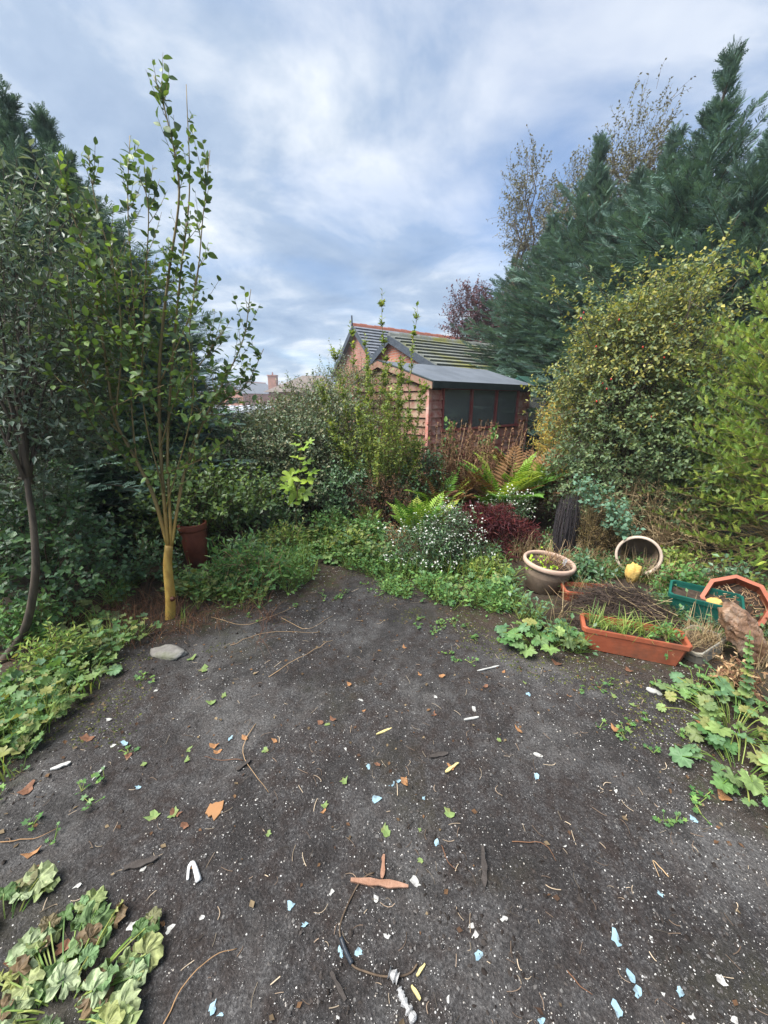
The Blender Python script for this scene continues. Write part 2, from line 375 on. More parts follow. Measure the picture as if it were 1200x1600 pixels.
def limbs_to(b, base, targets, r0, K=7, sag=.25, r1=.15, n=5):
    for tg in targets:
        base_ = np.asarray(base)+np.append(rng.normal(size=2)*r0*1.2, 0); tg = np.asarray(tg)
        mid = base_*.5+tg*.5; mid[2] += sag*abs(tg[2]-base_[2]); mid[:2] = base_[:2]*.65+tg[:2]*.35
        t = np.linspace(0, 1, K)[:, None]; P = (1-t)**2*base_+2*t*(1-t)*mid+t*t*tg
        P[1:-1] += rng.normal(size=(K-2, 3))*.02*np.linalg.norm(tg-base_)
        b.tube(P, np.linspace(r0, r0*r1, K), n)
def bush(name, label, cat, base, ells, ntw, L, tm, size, per, lm, wm, nl=10, r0=.015, up=.5, shell=.55, thr=-.45, nf=2.2,
         seed=0, droop=0, spread=.9, group=None, upn=.8, zmin=.03, tw=.0022, extra=None):
    e = empty(name, (base[0], base[1], 0), label, cat, group); o0 = np.array([base[0], base[1], 0.])
    ells = [(np.asarray(x[0])-o0, np.asarray(x[1]))+tuple(x[2:]) for x in ells]
    PP = twigs_in(ells, ntw, L, up, shell, thr, nf, seed, droop, zmin)
    b = B(); idx = rng.choice(ntw, min(nl, ntw), replace=False)
    limbs_to(b, (0, 0, -.03), PP[idx, 0], r0); b.obj('stem', wm, e, True)
    b = B(); b.tubes(PP[:, [0, 2, 3]], np.linspace(tw, tw*.35, 3)); tag(b.obj('twigs', wm, e), kind='stuff')
    b = B(); leaves_on(b, PP, tm, per, size, spread, upn); tag(b.obj('foliage', lm, e), kind='stuff')
    return e, PP
def conifer_meshes(h, r, nbr, nsp, tm, ssize, seed, prof=.85, skirt=.02, lean=0, t0=.22):
    global rng
    old = rng; rng = np.random.default_rng(seed)
    shp = lambda q: (1-q**prof)**.9*(1-(.45 if lean else .6)*np.clip((q-.55)/.45, 0, 1)**1.2)
    zf = U(0, 1, nbr*4); zf = np.sort(zf[rng.random(nbr*4) < (shp(zf)+.16)/1.16][:nbr]); nbr = len(zf); z = h*(skirt+(.985-skirt)*zf)
    rad = r*shp(zf)*(.7+.5*rng.random(nbr))*(1+.14*np.sin(zf*21+3*np.sin(np.arange(nbr)*2.39996)))
    rad = np.maximum(rad, .1)
    az = np.arange(nbr)*2.39996+U(-.4, .4, nbr)
    el = R(12)+R(52)*(z/h)**1.6+U(-.12-.3*lean, .15+.35*lean, nbr); L = rad/np.cos(np.clip(el, -.8, 1.0))
    L = np.where(z/h > .8, L*.8, L)
    D = np.stack([np.cos(az)*np.cos(el), np.sin(az)*np.cos(el), np.sin(el)], -1)
    P0 = np.stack([0*z, 0*z, z-.25*rad*np.sin(el)], -1); t = np.linspace(0, 1, 5)
    PP = P0[:, None]+D[:, None]*(L[:, None]*t)[..., None]+np.array([0, 0, -1.])*((.10+.1*rng.random(nbr))[:, None]*L[:, None]*(1-(z/h)**2)[:, None]*t**2)[..., None]
    bt = B(); bt.tube(np.array([(0, 0, -.1), (.02, 0, h*.3), (0, .02, h*.7), (0, 0, h*.99)]), [r*.09, r*.07, r*.03, .006], 8)
    bt.tubes(PP, np.linspace(.012, .002, 5)*(1 if h > 4 else .5))
    bf = B()
    for k in range(nsp):
        tt = t0+(1-t0)*(k+U(0, 1, nbr))/nsp; q = tt*4; i = np.minimum(q.astype(int), 3); fr = (q-i)[:, None]; a = np.arange(nbr)
        P = PP[a, i]*(1-fr)+PP[a, i+1]*fr; T = norm(PP[a, i+1]-PP[a, i])
        side = norm(np.cross(T, np.array([0, 0, 1.])))*np.where((k+np.arange(nbr)) % 2 == 0, 1, -1)[:, None]
        D2 = norm(T*.75+side*U(.1, .85, nbr)[:, None]+(.22+.3*lean)*rng.normal(size=(nbr, 3))+np.array([0, 0, .12+.55*lean]))
        H = np.array([0, 0, 1.])+.55*rng.normal(size=(nbr, 3))
        sz = ssize*U(.65, 1.25, nbr)*(1-.35*tt)*np.clip(.55+L/r*.6, .5, 1.1)
        bf.scatter(tm, P, D2, H, sz)
    # leader
    n = 26; zt = h*(.93+.085*np.linspace(0, 1, n)); a = np.arange(n)*2.4
    bf.scatter(tm, np.stack([0*zt, 0*zt, zt], -1), np.stack([np.cos(a)*.5, np.sin(a)*.5, 0*a+1], -1), rdir(n), ssize*np.linspace(.8, .45, n))
    rng = old
    return bt, bf
print('helpers ok')
# ------------------------------------------------------------------ ground
edge_px = [(-60, 1290), (0, 1235), (95, 1130), (185, 1015), (285, 985), (430, 935), (560, 893), (600, 905), (700, 955), (790, 1005), (880, 1035), (1060, 1062), (1080, 1130), (1110, 1220), (1200, 1290), (1330, 1400)]
EDGE = np.array([G(*p)[:2] for p in edge_px]+[(1.6, -2), (-1.6, -2)])
def inside(P):
    x, y = P[:, 0], P[:, 1]; c = np.zeros(len(P), bool); n = len(EDGE)
    for i in range(n):
        a, b_ = EDGE[i], EDGE[(i+1) % n]
        k = ((a[1] > y) != (b_[1] > y)) & (x < (b_[0]-a[0])*(y-a[1])/((b_[1]-a[1]) or 1e-9)+a[0]); c ^= k
    return c
def dist_edge(P):
    d = np.full(len(P), 9.); n = len(EDGE)
    for i in range(n):
        a, b_ = EDGE[i], EDGE[(i+1) % n]; ab = b_-a
        t = np.clip(((P[:, :2]-a)@ab)/(ab@ab), 0, 1); d = np.minimum(d, np.linalg.norm(P[:, :2]-a-t[:, None]*ab, axis=1))
    return np.where(inside(P), d, -d)
def gh(P):
    P = np.atleast_2d(P); q = np.c_[P[:, :2], np.zeros(len(P))]
    near = np.exp(-((P[:, 0]/5)**2+((P[:, 1]-2.5)/5)**2))
    return near*(.012*vn(q, 2.2, 3)+.008*vn(q, 9, 4)+.006*vn(q, 26, 8)+.003*vn(q, 50, 9))-.004
def axis(lo, mid0, mid1, hi, d, nfar):
    m = np.arange(mid0, mid1, d)
    g = np.geomspace(1, 1+hi-mid1, nfar)-1; l = np.geomspace(1, 1+mid0-lo, nfar)-1
    return np.concatenate([(mid0-l)[::-1][:-1], m, mid1+g])
gx = axis(-400, -3.2, 3.2, 400, .03, 40); gy = axis(-60, .2, 4.4, 600, .03, 40)
XX, YY = np.meshgrid(gx, gy); P = np.stack([XX.ravel(), YY.ravel(), 0*XX.ravel()], -1); P[:, 2] = gh(P)
nx, ny = len(gx), len(gy); i = np.arange(ny-1)[:, None]*nx; j = np.arange(nx-1)[None]
b = B(); b.raw(P, [np.stack([i+j, i+j+1, i+nx+j+1, i+nx+j], -1).reshape(-1, 4)], rnd=0)
m, t, p = newmat('dark_gritty_ground'); M['ground'] = m
pos = t.add('ShaderNodeNewGeometry').outputs['Position']
n1 = t.noise(pos, 1.6, 5, .6); n2 = t.noise(pos, 14, 6, .65); n3 = t.noise(pos, 120, 4, .7)
c = t.ramp(n3, [(.3, (.017, .015, .015)), (.52, (.05, .047, .047)), (.72, (.16, .155, .155))])
c = t.mix(t.ramp(n2, [(.4, 0.), (.62, .85)]), c, t.ramp(n3, [(.3, (.010, .007, .006)), (.75, (.05, .034, .028))]))
c = t.mix(t.ramp(n1, [(.48, 0.), (.66, .7)]), c, t.ramp(n3, [(.3, (.05, .049, .049)), (.75, (.24, .235, .23))]))
c = t.mix(t.ramp(t.noise(pos, 3.2, 6, .65, .6), [(.5, 0.), (.62, .8)]), c, t.ramp(n3, [(.3, (.008, .007, .007)), (.7, (.04, .036, .035))]))
c = t.mix(t.ramp(t.noise(pos, 1.1, 4, .55, .3), [(.54, 0.), (.7, .5)]), c, t.ramp(n2, [(.4, (.02, .018, .01)), (.6, (.06, .062, .025))]))
at = t.add('ShaderNodeAttribute', attribute_name='soil').outputs['Fac']
soil = t.ramp(n3, [(.3, (.018, .012, .008)), (.7, (.075, .05, .032))])
soil = t.mix(t.ramp(n2, [(.5, 0.), (.66, .8)]), soil, (.045, .06, .018))
c = t.mix(at, c, soil)
vo = t.add('ShaderNodeTexVoronoi', feature='F1'); t.l.new(pos, vo.inputs['Vector']); vo.inputs['Scale'].default_value = 210
spk = t.math('MULTIPLY', t.ramp(vo.outputs['Distance'], [(.10, 1.), (.2, 0.)]), t.ramp(t.noise(pos, 60, 2, .5), [(.5, 0.), (.58, 1.)]))
c = t.mix(t.math('MULTIPLY', spk, .85), c, (.42, .41, .4))
t.l.new(c, p.inputs['Base Color']); p.inputs['Roughness'].default_value = .8; p.inputs['Specular IOR Level'].default_value = .35
bn = t.add('ShaderNodeBump', i_Strength=1.0, i_Distance=.02); t.l.new(t.math('ADD', n2, t.math('MULTIPLY', n3, .8)), bn.inputs['Height']); t.l.new(bn.outputs[0], p.inputs['Normal'])
g = b.obj('ground', M['ground'], None, True); tag(g, kind='structure')
g['label'] = 'dark gritty cleared ground with soil and moss towards the planted edges'
de = dist_edge(P)+.09*vn(P*np.array([1, 1, 0]), 5, 21)
a_ = g.data.attributes.new('soil', 'FLOAT', 'POINT'); a_.data.foreach_set('value', np.clip(.45-de*3.2+np.clip(P[:, 1]-1.9, 0, 1)*(.35+.5*vn(P*np.array([1, 1, 0]), 3.3, 22))*(P[:, 1] < 9), 0, 1).astype(np.float32))

# loose grit on the clearing: real chips and clods
def scatter_ground(n, ymax=4.4, pw=1.6, need=None):
    o = []
    tot = 0
    while tot < n:
        y = .15+(ymax-.15)*U(0, 1, n)**pw; x = U(-1, 1, n)*(y*1.05+.75); Q = np.c_[x, y, 0*x]
        k = rng.random(n) < (x*0+1)
        dd = dist_edge(Q)
        k &= (dd > need) if need is not None else True
        o.append(Q[k]); tot += k.sum()
    Q = np.vstack(o)[:n]; Q[:, 2] = gh(Q); return Q
def chip(k=5, seed=0):
    r = np.random.default_rng(seed); a = np.arange(k)*2*np.pi/k
    rr = r.uniform(.35, .6, k)
    v = np.vstack([np.stack([np.cos(a)*rr, np.sin(a)*rr, r.uniform(-.05, .06, k)], -1), [(r.uniform(-.1, .1), r.uniform(-.1, .1), .32)]])
    i = np.arange(k); return v, [np.stack([i, (i+1) % k, 0*i+k], -1)]
M['chipw'] = leafmat('pale_grit', [(.5, .49, .47), (.32, .31, .3), (.2, .195, .19), (.62, .61, .59), (.4, .36, .31), (.26, .25, .24)], .7, 0, .15, .3, gain=1)
M['chipd'] = leafmat('dark_grit', [(.03, .028, .028), (.06, .055, .055), (.09, .085, .083), (.045, .035, .03), (.13, .125, .12)], .8, 0, .3, .3, gain=1)
for nm, mt, n, s0, s1, lab in (('pale_grit', 'chipw', 52000, .002, .0075, 'pale grit specks'), ('dark_grit', 'chipd', 26000, .004, .016, 'dark gravel')):
    b = B()
    for k in range(4):
        Q = scatter_ground(n//4, need=-.25 if nm == 'pale_grit' else -.4); keep = (vn(Q, 3.1, 31) > U(-1.0, .95, len(Q))); Q = Q[keep]
        sz = s0+(s1-s0)*U(0, 1, len(Q))**3.2
        sz = sz*(.75+.25*Q[:, 1])
        D = np.c_[rdir(len(Q))[:, :2], .15*rng.normal(size=len(Q))]; H = np.array([0, 0, 1.])+.25*rng.normal(size=(len(Q), 3))
        b.scatter(chip(5, k), Q, D, H, sz)
    o = b.obj(nm, M[mt]); tag(o, 'fine %s strewn over the dark cleared ground' % lab, 'gravel', kind='stuff')
# tiny twigs and rootlets as litter
Q = scatter_ground(900, 4.2, 1.3, -.5); a = U(0, 6.28, 900); L = U(.01, .055, 900)*(.7+.25*Q[:, 1]); tt = np.linspace(-.5, .5, 5)
PP = Q[:, None]+np.stack([np.cos(a), np.sin(a), 0*a], -1)[:, None]*(L[:, None]*tt)[..., None]
PP[..., :2] += (rng.normal(size=(900, 1, 2))*L[:, None, None]*.5)*(tt**2)[None, :, None]; PP[..., 2] += .004+.02*L[:, None]*U(0, 6, 900)[:, None]*(tt+.5)**2
b = B(); b.tubes(PP, (U(.0006, .0014, 900)[:, None])*np.ones(5)); M['litter'] = leafmat('twig_litter', [(.05, .035, .025), (.12, .085, .06), (.3, .24, .17), (.03, .025, .02)], .8, 0, .2)
tag(b.obj('twig_litter', M['litter']), 'thin brown twig and root litter scattered over the ground', 'litter', kind='stuff')

# ------------------------------------------------------------------ buildings
def brickmat(name, c1, c2, mortar, sc=1.0):
    m, t, p = newmat(name); v = t.add('ShaderNodeTexCoord').outputs['Object']; s = t.add('ShaderNodeSeparateXYZ', i_0=v)
    cv = t.add('ShaderNodeCombineXYZ', i_0=t.math('ADD', s.outputs[0], s.outputs[1]), i_1=s.outputs[2]).outputs[0]
    bk = t.add('ShaderNodeTexBrick', i_Vector=cv); bk.inputs['Scale'].default_value = sc
    for k, x in (('Brick Width', .225), ('Row Height', .075), ('Mortar Size', .009), ('Bias', 0.)): bk.inputs[k].default_value = x
    bk.inputs['Color1'].default_value = (*c1, 1); bk.inputs['Color2'].default_value = (*c2, 1); bk.inputs['Mortar'].default_value = (*mortar, 1)
    n = t.noise(v, 1.3, 5, .6); c = t.mix(1, bk.outputs['Color'], t.ramp(n, [(.3, .7), (.7, 1.2)]), 'MULTIPLY')
    t.l.new(c, p.inputs['Base Color']); p.inputs['Roughness'].default_value = .85
    bn = t.add('ShaderNodeBump', i_Strength=.4, i_Distance=.01); t.l.new(bk.outputs['Fac'], bn.inputs['Height']); bn.invert = True; t.l.new(bn.outputs[0], p.inputs['Normal']); return m
M['brick'] = brickmat('red_brick', (.5, .185, .11), (.4, .135, .08), (.36, .29, .25))
M['brick2'] = brickmat('dull_brick', (.45, .19, .13), (.36, .14, .1), (.34, .28, .25))
M['mosstile'] = plainmat('mossy_tile', (.10, .115, .11), (.19, .20, .18), 3.0, .85, .4, 30, dirt=(.17, .17, .025))
M['slate'] = plainmat('slate', (.11, .125, .15), (.19, .205, .235), 5, .6, .2, 20)
M['barge'] = plainmat('dark_bargeboard', (.035, .045, .06), (.07, .085, .105), 6, .6, .1)
M['ridge'] = plainmat('red_ridge_tile', (.22, .075, .05), (.32, .12, .08), 6, .8, .2)
M['felt'] = plainmat('roof_felt', (.085, .1, .12), (.14, .16, .19), 2.2, .75, .25, 220, dirt=(.12, .135, .15))
M['felt_edge'] = plainmat('felt_edge', (.018, .026, .026), (.035, .048, .046), 9, .7, .2)
def woodmat(name, a, b_, worn, wornamt=.5):
    m, t, p = newmat(name); v = t.add('ShaderNodeTexCoord').outputs['Object']
    mp = t.add('ShaderNodeMapping', i_Vector=v); mp.inputs['Scale'].default_value = (.6, .6, 14)
    gr = t.noise(mp.outputs[0], 4, 6, .65); n2 = t.noise(v, 2.5, 6, .7); n3 = t.noise(v, 11, 5, .7)
    oi = t.add('ShaderNodeObjectInfo').outputs['Random']
    c = t.ramp(gr, [(.3, a), (.7, b_)]); c = t.mix(1, c, t.ramp(oi, [(0, .72), (1, 1.2)]), 'MULTIPLY')
    s = t.add('ShaderNodeSeparateXYZ', i_0=v)
    wr = t.math('ADD', t.math('MULTIPLY', n2, .6), t.math('MULTIPLY', n3, .5))
    c = t.mix(t.ramp(wr, [(.58-.2*wornamt, 0.), (.78-.2*wornamt, .85)]), c, worn)
    t.l.new(c, p.inputs['Base Color']); p.inputs['Roughness'].default_value = .75; p.inputs['Specular IOR Level'].default_value = .25
    bn = t.add('ShaderNodeBump', i_Strength=.35, i_Distance=.004); t.l.new(gr, bn.inputs['Height']); t.l.new(bn.outputs[0], p.inputs['Normal']); return m
M['redwood'] = woodmat('faded_red_board', (.38, .115, .09), (.5, .19, .15), (.6, .43, .37), .5)
M['oldwood'] = woodmat('weathered_board', (.2, .09, .065), (.3, .14, .105), (.3, .25, .18), .6)
M['frame'] = woodmat('red_frame', (.3, .07, .07), (.38, .11, .1), (.42, .24, .21), .1)
M['inside'] = plainmat('shed_inside', (.05, .042, .038), (.09, .075, .065), 3, .9, 0)
M['pinkpanel'] = plainmat('faded_panel', (.42, .3, .27), (.52, .4, .36), 4, .8, 0)
m, t, p = newmat('dusty_glass_grey_sheen'); M['glass'] = m
gls = t.add('ShaderNodeBsdfGlossy', i_Roughness=.04); gls.inputs[0].default_value = (.9, .9, .9, 1)
trn = t.add('ShaderNodeBsdfTransparent'); trn.inputs[0].default_value = (.72, .76, .76, 1)
lw = t.add('ShaderNodeFresnel', i_IOR=1.5)
mx = t.add('ShaderNodeMixShader'); t.l.new(t.math('ADD', lw.outputs[0], .03), mx.inputs[0]); t.l.new(trn.outputs[0], mx.inputs[1]); t.l.new(gls.outputs[0], mx.inputs[2])
dif = t.add('ShaderNodeBsdfDiffuse'); dif.inputs[0].default_value = (.34, .36, .36, 1)  # grey diffuse coat: dust plus the panes' reflection painted in as colour
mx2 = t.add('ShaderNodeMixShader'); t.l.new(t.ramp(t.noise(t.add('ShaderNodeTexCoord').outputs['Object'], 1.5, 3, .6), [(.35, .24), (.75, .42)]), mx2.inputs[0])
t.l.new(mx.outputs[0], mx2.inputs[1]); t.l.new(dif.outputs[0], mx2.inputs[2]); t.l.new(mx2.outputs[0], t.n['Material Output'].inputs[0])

def gable(name, label, cat, loc, ang, L, Wd, yr, zf, zb, zr, wall, roofm, bargem, courses=0, ridgem=None, over=.25, group=None):
    """local x along ridge, y from the front eave back; brick outbuilding with overhanging roof"""
    e = empty(name, loc, label, cat, group, R(ang))
    poly = [(0, 0, -.1), (0, Wd, -.1), (0, Wd, zb), (0, yr, zr), (0, 0, zf)]
    B().prism(poly, (L, 0, 0)).obj('wall', wall, e)
    th = .1
    for (ya, za, yb, zb_, nm) in ((0, zf, yr, zr, 'front'), (Wd, zb, yr, zr, 'back')):
        d = np.array([yb-ya, zb_-za]); l = np.linalg.norm(d); d /= l; nn = np.array([-d[1], d[0]]) if nm == 'front' else np.array([d[1], -d[0]])
        ya2, za2 = np.array([ya, za])-d*over
        q = lambda y, z: (-over, y, z)
        s0 = np.array([ya2, za2])+nn*.02; s1 = np.array([yb, zb_])+nn*.02+d*.02
        b = B(); b.prism([q(*s0), q(*s1), q(*(s1+nn*th*.5)), q(*(s0+nn*th*.5))], (L+2*over, 0, 0)); rf = b.obj('roof', roofm, e)
        if courses and nm == 'front':
            for k in range(courses):
                a0 = s0+nn*th*.5+d*(l+over)*k/courses; a1 = a0+d*(l+over)/courses*1.12
                b = B(); b.prism([q(*(a0+nn*.004)), q(*(a0+nn*.075)), q(*(a1+nn*.012)), q(*(a1+nn*.004))], (L+2*over-.02-.01*(k % 2), 0, 0)); b.obj('tile_course', roofm, rf)
        b = B(); o0 = s0-nn*.14; b.prism([(-over-.03, *(s0-nn*.14)), (-over-.03, *(s1-nn*.14)), (-over-.03, *(s1+nn*th*.6)), (-over-.03, *(s0+nn*th*.6))], (.028, 0, 0)); b.obj('bargeboard', bargem, e)
    if ridgem:
        n = int((L+2*over)/.42); 
        for k in range(n):
            b = B(); x0 = -over+k*.42; b.prism([(x0, yr-.13, zr+.0), (x0, yr+.13, zr+.0), (x0, yr+.05, zr+.15), (x0, yr, zr+.19+.02*(k % 2)), (x0, yr-.05, zr+.15)], (.405, 0, 0)); b.obj('ridge_tile', ridgem, e)
    return e
gable('brick_outbuilding', 'brick outbuilding with mossy tiled roof close behind the red shed', 'building', (1.63, 11.3, 0), 34.6, 5.6, 4.5, 2.4, 2.32, 2.25, 3.42, M['brick'], M['mosstile'], M['barge'], 9, M['mosstile'], .14)
e2 = gable('brick_hall', 'taller brick building with grey slate roof and red ridge tiles', 'building', (-.08, 18.4, 0), 36.9, 11, 4.0, 2.0, 2.9, 2.9, 4.85, M['brick2'], M['slate'], M['barge'], 14, M['ridge'])
b = B(); b.prism([(-.31, 1.97, 4.9), (-.31, 2.03, 4.9), (-.31, 2.02, 5.35), (-.31, 1.98, 5.35)], (.05, 0, 0)); b.obj('finial', M['barge'], e2)
# far houses
h1 = gable('far_house', 'distant red brick house with slate roof and tall chimney', 'house', (-34.5, 98, 0), 62, 12, 8.5, 4.2, 3.2, 3.2, 5.9, M['brick'], M['slate'], M['barge'], 0, M['ridge'], .3)
def chimney(e, x, y, z0, z1, w_, pots):
    b = B(); b.box((x-w_, y-w_, z0), (x+w_, y+w_, z1)); b.box((x-w_*1.15, y-w_*1.15, z1), (x+w_*1.15, y+w_*1.15, z1+.18)); c = b.obj('chimney', M['brick'], e)
    for k in range(pots):
        b = B(); bb = x+(k-(pots-1)/2)*w_*.9; b.tube([(bb, y, z1+.18), (bb, y, z1+.5), (bb, y, z1+.8)], [.16, .13, .15], 8); b.obj('chimney_pot', M['ridge'], c)
pc = V(427, 600, 96); 
hc = empty('brick_chimney', (pc[0], 96, 0), 'tall distant brick chimney stack beside the far house', 'chimney'); chimney(hc, 0, 0, -.1, 7.0, .95, 1)
pc = V(449, 610, 104); hc = empty('brick_chimney', (pc[0], 104, 0), 'lower distant chimney stack with a row of pots', 'chimney'); chimney(hc, 0, 0, -.1, 4.9, 1.3, 4)
hr = empty('hipped_bungalow', (-10.5, 52, 0), 'distant bungalow with hipped grey brown tiled roof behind the bushes', 'house')
B().box((-4.4, 0, -.1), (4.4, 7, 2.6)).obj('wall', M['brick2'], hr)
b = B(); b.raw([(-5, -.5, 2.55), (5, -.5, 2.55), (5, 7.5, 2.55), (-5, 7.5, 2.55), (-.6, 3.5, 4.75), (2.2, 3.5, 4.75)], [[(0, 1, 5, 4), (2, 3, 4, 5), (3, 2, 1, 0)], [(1, 2, 5), (3, 0, 4)]])
b.obj('roof', plainmat('brown_tile', (.12, .1, .09), (.18, .15, .13), 3, .9, .3), hr)

# ---- haze volume added to lift the shadows, in place of lens veil
hz = B().box((-420, -62, -1.2), (420, 620, 9.6)).obj('haze', None)
m = bpy.data.materials.new('haze'); m.use_nodes = True; t = NT(m.node_tree); t.n.remove(t.n['Principled BSDF'])
pv = t.add('ShaderNodeVolumePrincipled'); pv.inputs['Density'].default_value = .0017; pv.inputs['Color'].default_value = (.88, .93, 1, 1); pv.inputs['Anisotropy'].default_value = .3
t.l.new(pv.outputs[0], t.n['Material Output'].inputs['Volume']); hz.data.materials.append(m); tag(hz, 'thin haze added over the garden to lift its shadows', 'haze', kind='stuff')
# ---- red shed
SH = empty('garden_shed', (.70, 6.28, 0), 'faded red wooden garden shed with three windows and grey felt roof', 'shed', None, R(42))
L, D_, yr, zf, zb, zr = 3.1, 1.8, 1.12, 1.83, 1.95, 2.17
roofz = lambda y: zf+(zr-zf)*y/yr if y < yr else zr-(zr-zb)*(y-yr)/(D_-yr)
wz0, wz1, wx0, wx1 = 1.08, 1.72, .34, 2.68
B().box((.05, .05, .0), (L-.05, D_-.05, .06)).obj('floor', M['inside'], SH)
B().prism([(.0, D_-.03, 0), (.0, D_, 0), (.0, D_, zb-.02), (.0, D_-.03, zb-.02)], (L, 0, 0)).obj('back_wall', M['inside'], SH)
B().prism([(L-.02, .02, 0), (L-.02, D_-.035, 0), (L-.02, D_-.035, zb-.03), (L-.02, yr, zr-.03), (L-.02, .02, zf-.03)], (.02, 0, 0)).obj('end_wall', M['oldwood'], SH)
B().prism([(.03, .03, 0), (.03, D_-.035, 0), (.03, D_-.035, zb-.03), (.03, yr, zr-.03), (.03, .03, zf-.03)], (.012, 0, 0)).obj('gable_lining', M['inside'], SH)
# front lining round the windows (keeps gaps between boards dark)
for lo, hi in (((.045, .02, 0), (L-.03, .03, wz0-.03)), ((.045, .02, wz0-.03), (wx0-.02, .03, zf-.02)), ((wx1+.02, .02, wz0-.03), (L-.03, .03, zf-.02))):
    B().box(lo, hi).obj('front_lining', M['inside'], SH)
nb = 13; bh = (zf-.04)/nb
def board(x0, x1, z0, z1, mat):       # front weatherboard, thicker at its lower edge
    b = B(); b.prism([(x0, -.026, z0), (x0, .018, z0), (x0, .018, z1+.012), (x0, .004, z1+.012)], (x1-x0, 0, 0)); return b.obj('board', mat, SH)
for k in range(nb):
    z0, z1 = .04+k*bh, .04+(k+1)*bh-.004
    if z1 > wz1+.02 and z0 < wz1+.02: z0 = max(z0, wz1+.032)
    if z1 < wz0-.03 or z0 > wz1+.02: board(.035, L-.02, z0, z1, M['redwood'])
    else: board(.035, wx0-.025, z0, z1, M['redwood']); board(wx1+.025, L-.02, z0, z1, M['redwood'])
for k in range(17):                    # gable boards
    z0 = .04+k*bh; z1 = z0+bh-.004
    def span(z):
        y0 = 0 if z <= zf else (z-zf)/(zr-zf)*yr
        y1 = D_ if z <= zb else D_-(z-zb)/(zr-zb)*(D_-yr)
        return y0, y1
    if z0 > zr-.05: break
    a0, a1 = span(z0); c0, c1 = span(min(z1, zr-.01)); zt = min(z1, zr-.01)
    b = B(); b.raw([(-.026, a0, z0), (-.026, a1, z0), (.004, c1, zt), (.004, c0, zt), (.018, a0, z0), (.018, a1, z0), (.018, c1, zt), (.018, c0, zt)],
                   [[(0, 3, 2, 1), (4, 5, 6, 7), (0, 1, 5, 4), (1, 2, 6, 5), (2, 3, 7, 6), (3, 0, 4, 7)]]); b.obj('board', M['oldwood'], SH)
B().box((-.034, -.036, .0), (.033, .02, zf-.0)).obj('corner_post', M['redwood'], SH)
B().box((L-.018, -.036, .0), (L+.022, .02, zf-.02)).obj('corner_post', M['redwood'], SH)
win = B().box((wx0-.02, -.034, wz1), (wx1+.02, .03, wz1+.035)).obj('window_frame', M['frame'], SH)
B().box((wx0-.05, -.055, wz0-.035), (wx1+.05, .03, wz0)).obj('sill', M['frame'], win)
pw = (wx1-wx0)/3
for k in range(4):
    x = wx0+k*pw; ww = .028 if k in (1, 2) else .02
    B().box((x-ww, -.028, wz0), (x+ww, .028, wz1)).obj('mullion', M['frame'], win)
for k in range(3):
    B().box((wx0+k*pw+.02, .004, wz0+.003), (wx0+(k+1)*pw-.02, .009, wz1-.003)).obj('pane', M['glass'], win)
B().box((wx0+pw+.12, .30, .75), (wx0+2*pw+.25, .32, 1.45)).obj('inner_panel', M['pinkpanel'], SH)
ov = .07
def slab(name, y0, z0, y1, z1, th, mat, x0=-ov, x1=L+ov, up=.0):
    b = B(); b.prism([(x0, y0, z0+up), (x0, y1, z1+up), (x0, y1, z1+th+up), (x0, y0, z0+th+up)], (x1-x0, 0, 0)); return b.obj(name, mat, SH)
fs = (zr-zf)/yr; bs = (zr-zb)/(D_-yr)
slab('roof', -.13, zf-.13*fs, yr, zr, .03, M['felt'], up=.005)
slab('roof', D_+.1, zb-.1*bs, yr, zr, .03, M['felt'], up=.005)
B().box((-ov-.004, -.152, zf-.13*fs-.065), (L+ov+.004, -.131, zf-.13*fs+.042)).obj('fascia', M['felt_edge'], SH)
for y0, z0, y1, z1 in ((-.14, zf-.14*fs, yr, zr), (D_+.11, zb-.11*bs, yr, zr)):
    b = B(); b.prism([(-ov-.02, y0, z0-.075), (-ov-.02, y1, z1-.075), (-ov-.02, y1, z1+.03), (-ov-.02, y0, z0+.03)], (.018, 0, 0)); b.obj('bargeboard', M['oldwood'], SH)
    b = B(); b.prism([(-ov-.024, y0, z0+.031), (-ov-.024, y1, z1+.031), (-ov-.024, y1, z1+.045), (-ov-.024, y0, z0+.045)], (.06, 0, 0)); b.obj('felt_edge', M['felt_edge'], SH)
B().box((-.03, 1.38, .95), (-.018, 1.68, 1.55)).obj('side_window', M['inside'], SH)

# ---- green greenhouse right of the shed
GHs = empty('greenhouse', (3.55, 8.7, 0), 'small green framed greenhouse behind the right end of the red shed', 'greenhouse', None, R(40))
M['green'] = plainmat('green_paint', (.02, .075, .06), (.035, .11, .085), 8, .45, .1); M['greenp'] = plainmat('green_panel', (.025, .07, .058), (.04, .1, .08), 4, .5, .1)
for x in (0, .6, 1.2, 1.8):
    for y in (0, 1.5): B().box((x-.02, y-.02, 0), (x+.02, y+.02, 1.6)).obj('post', M['green'], GHs)
    b = B(); b.prism([(x-.02, -.02, 1.6), (x-.02, .75, 2.0), (x-.02, 1.52, 1.6), (x-.02, 1.52, 1.66), (x-.02, .75, 2.06), (x-.02, -.02, 1.66)], (.04, 0, 0)); b.obj('rafter', M['green'], GHs)
for y in (0, 1.5):
    for z in (.02, .8, 1.58): B().box((.02, y-.018, z), (1.78, y+.018, z+.04)).obj('rail', M['green'], GHs)
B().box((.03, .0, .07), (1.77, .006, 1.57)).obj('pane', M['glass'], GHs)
B().box((.03, 1.49, .0), (1.77, 1.5, 1.57)).obj('back_panel', M['greenp'], GHs)
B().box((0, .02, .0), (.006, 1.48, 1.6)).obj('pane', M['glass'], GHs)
B().prism([(-.05, -.06, 1.62), (-.05, .75, 2.065), (-.05, .75, 2.08), (-.05, -.06, 1.635)], (1.9, 0, 0)).obj('roof_panel', M['greenp'], GHs)
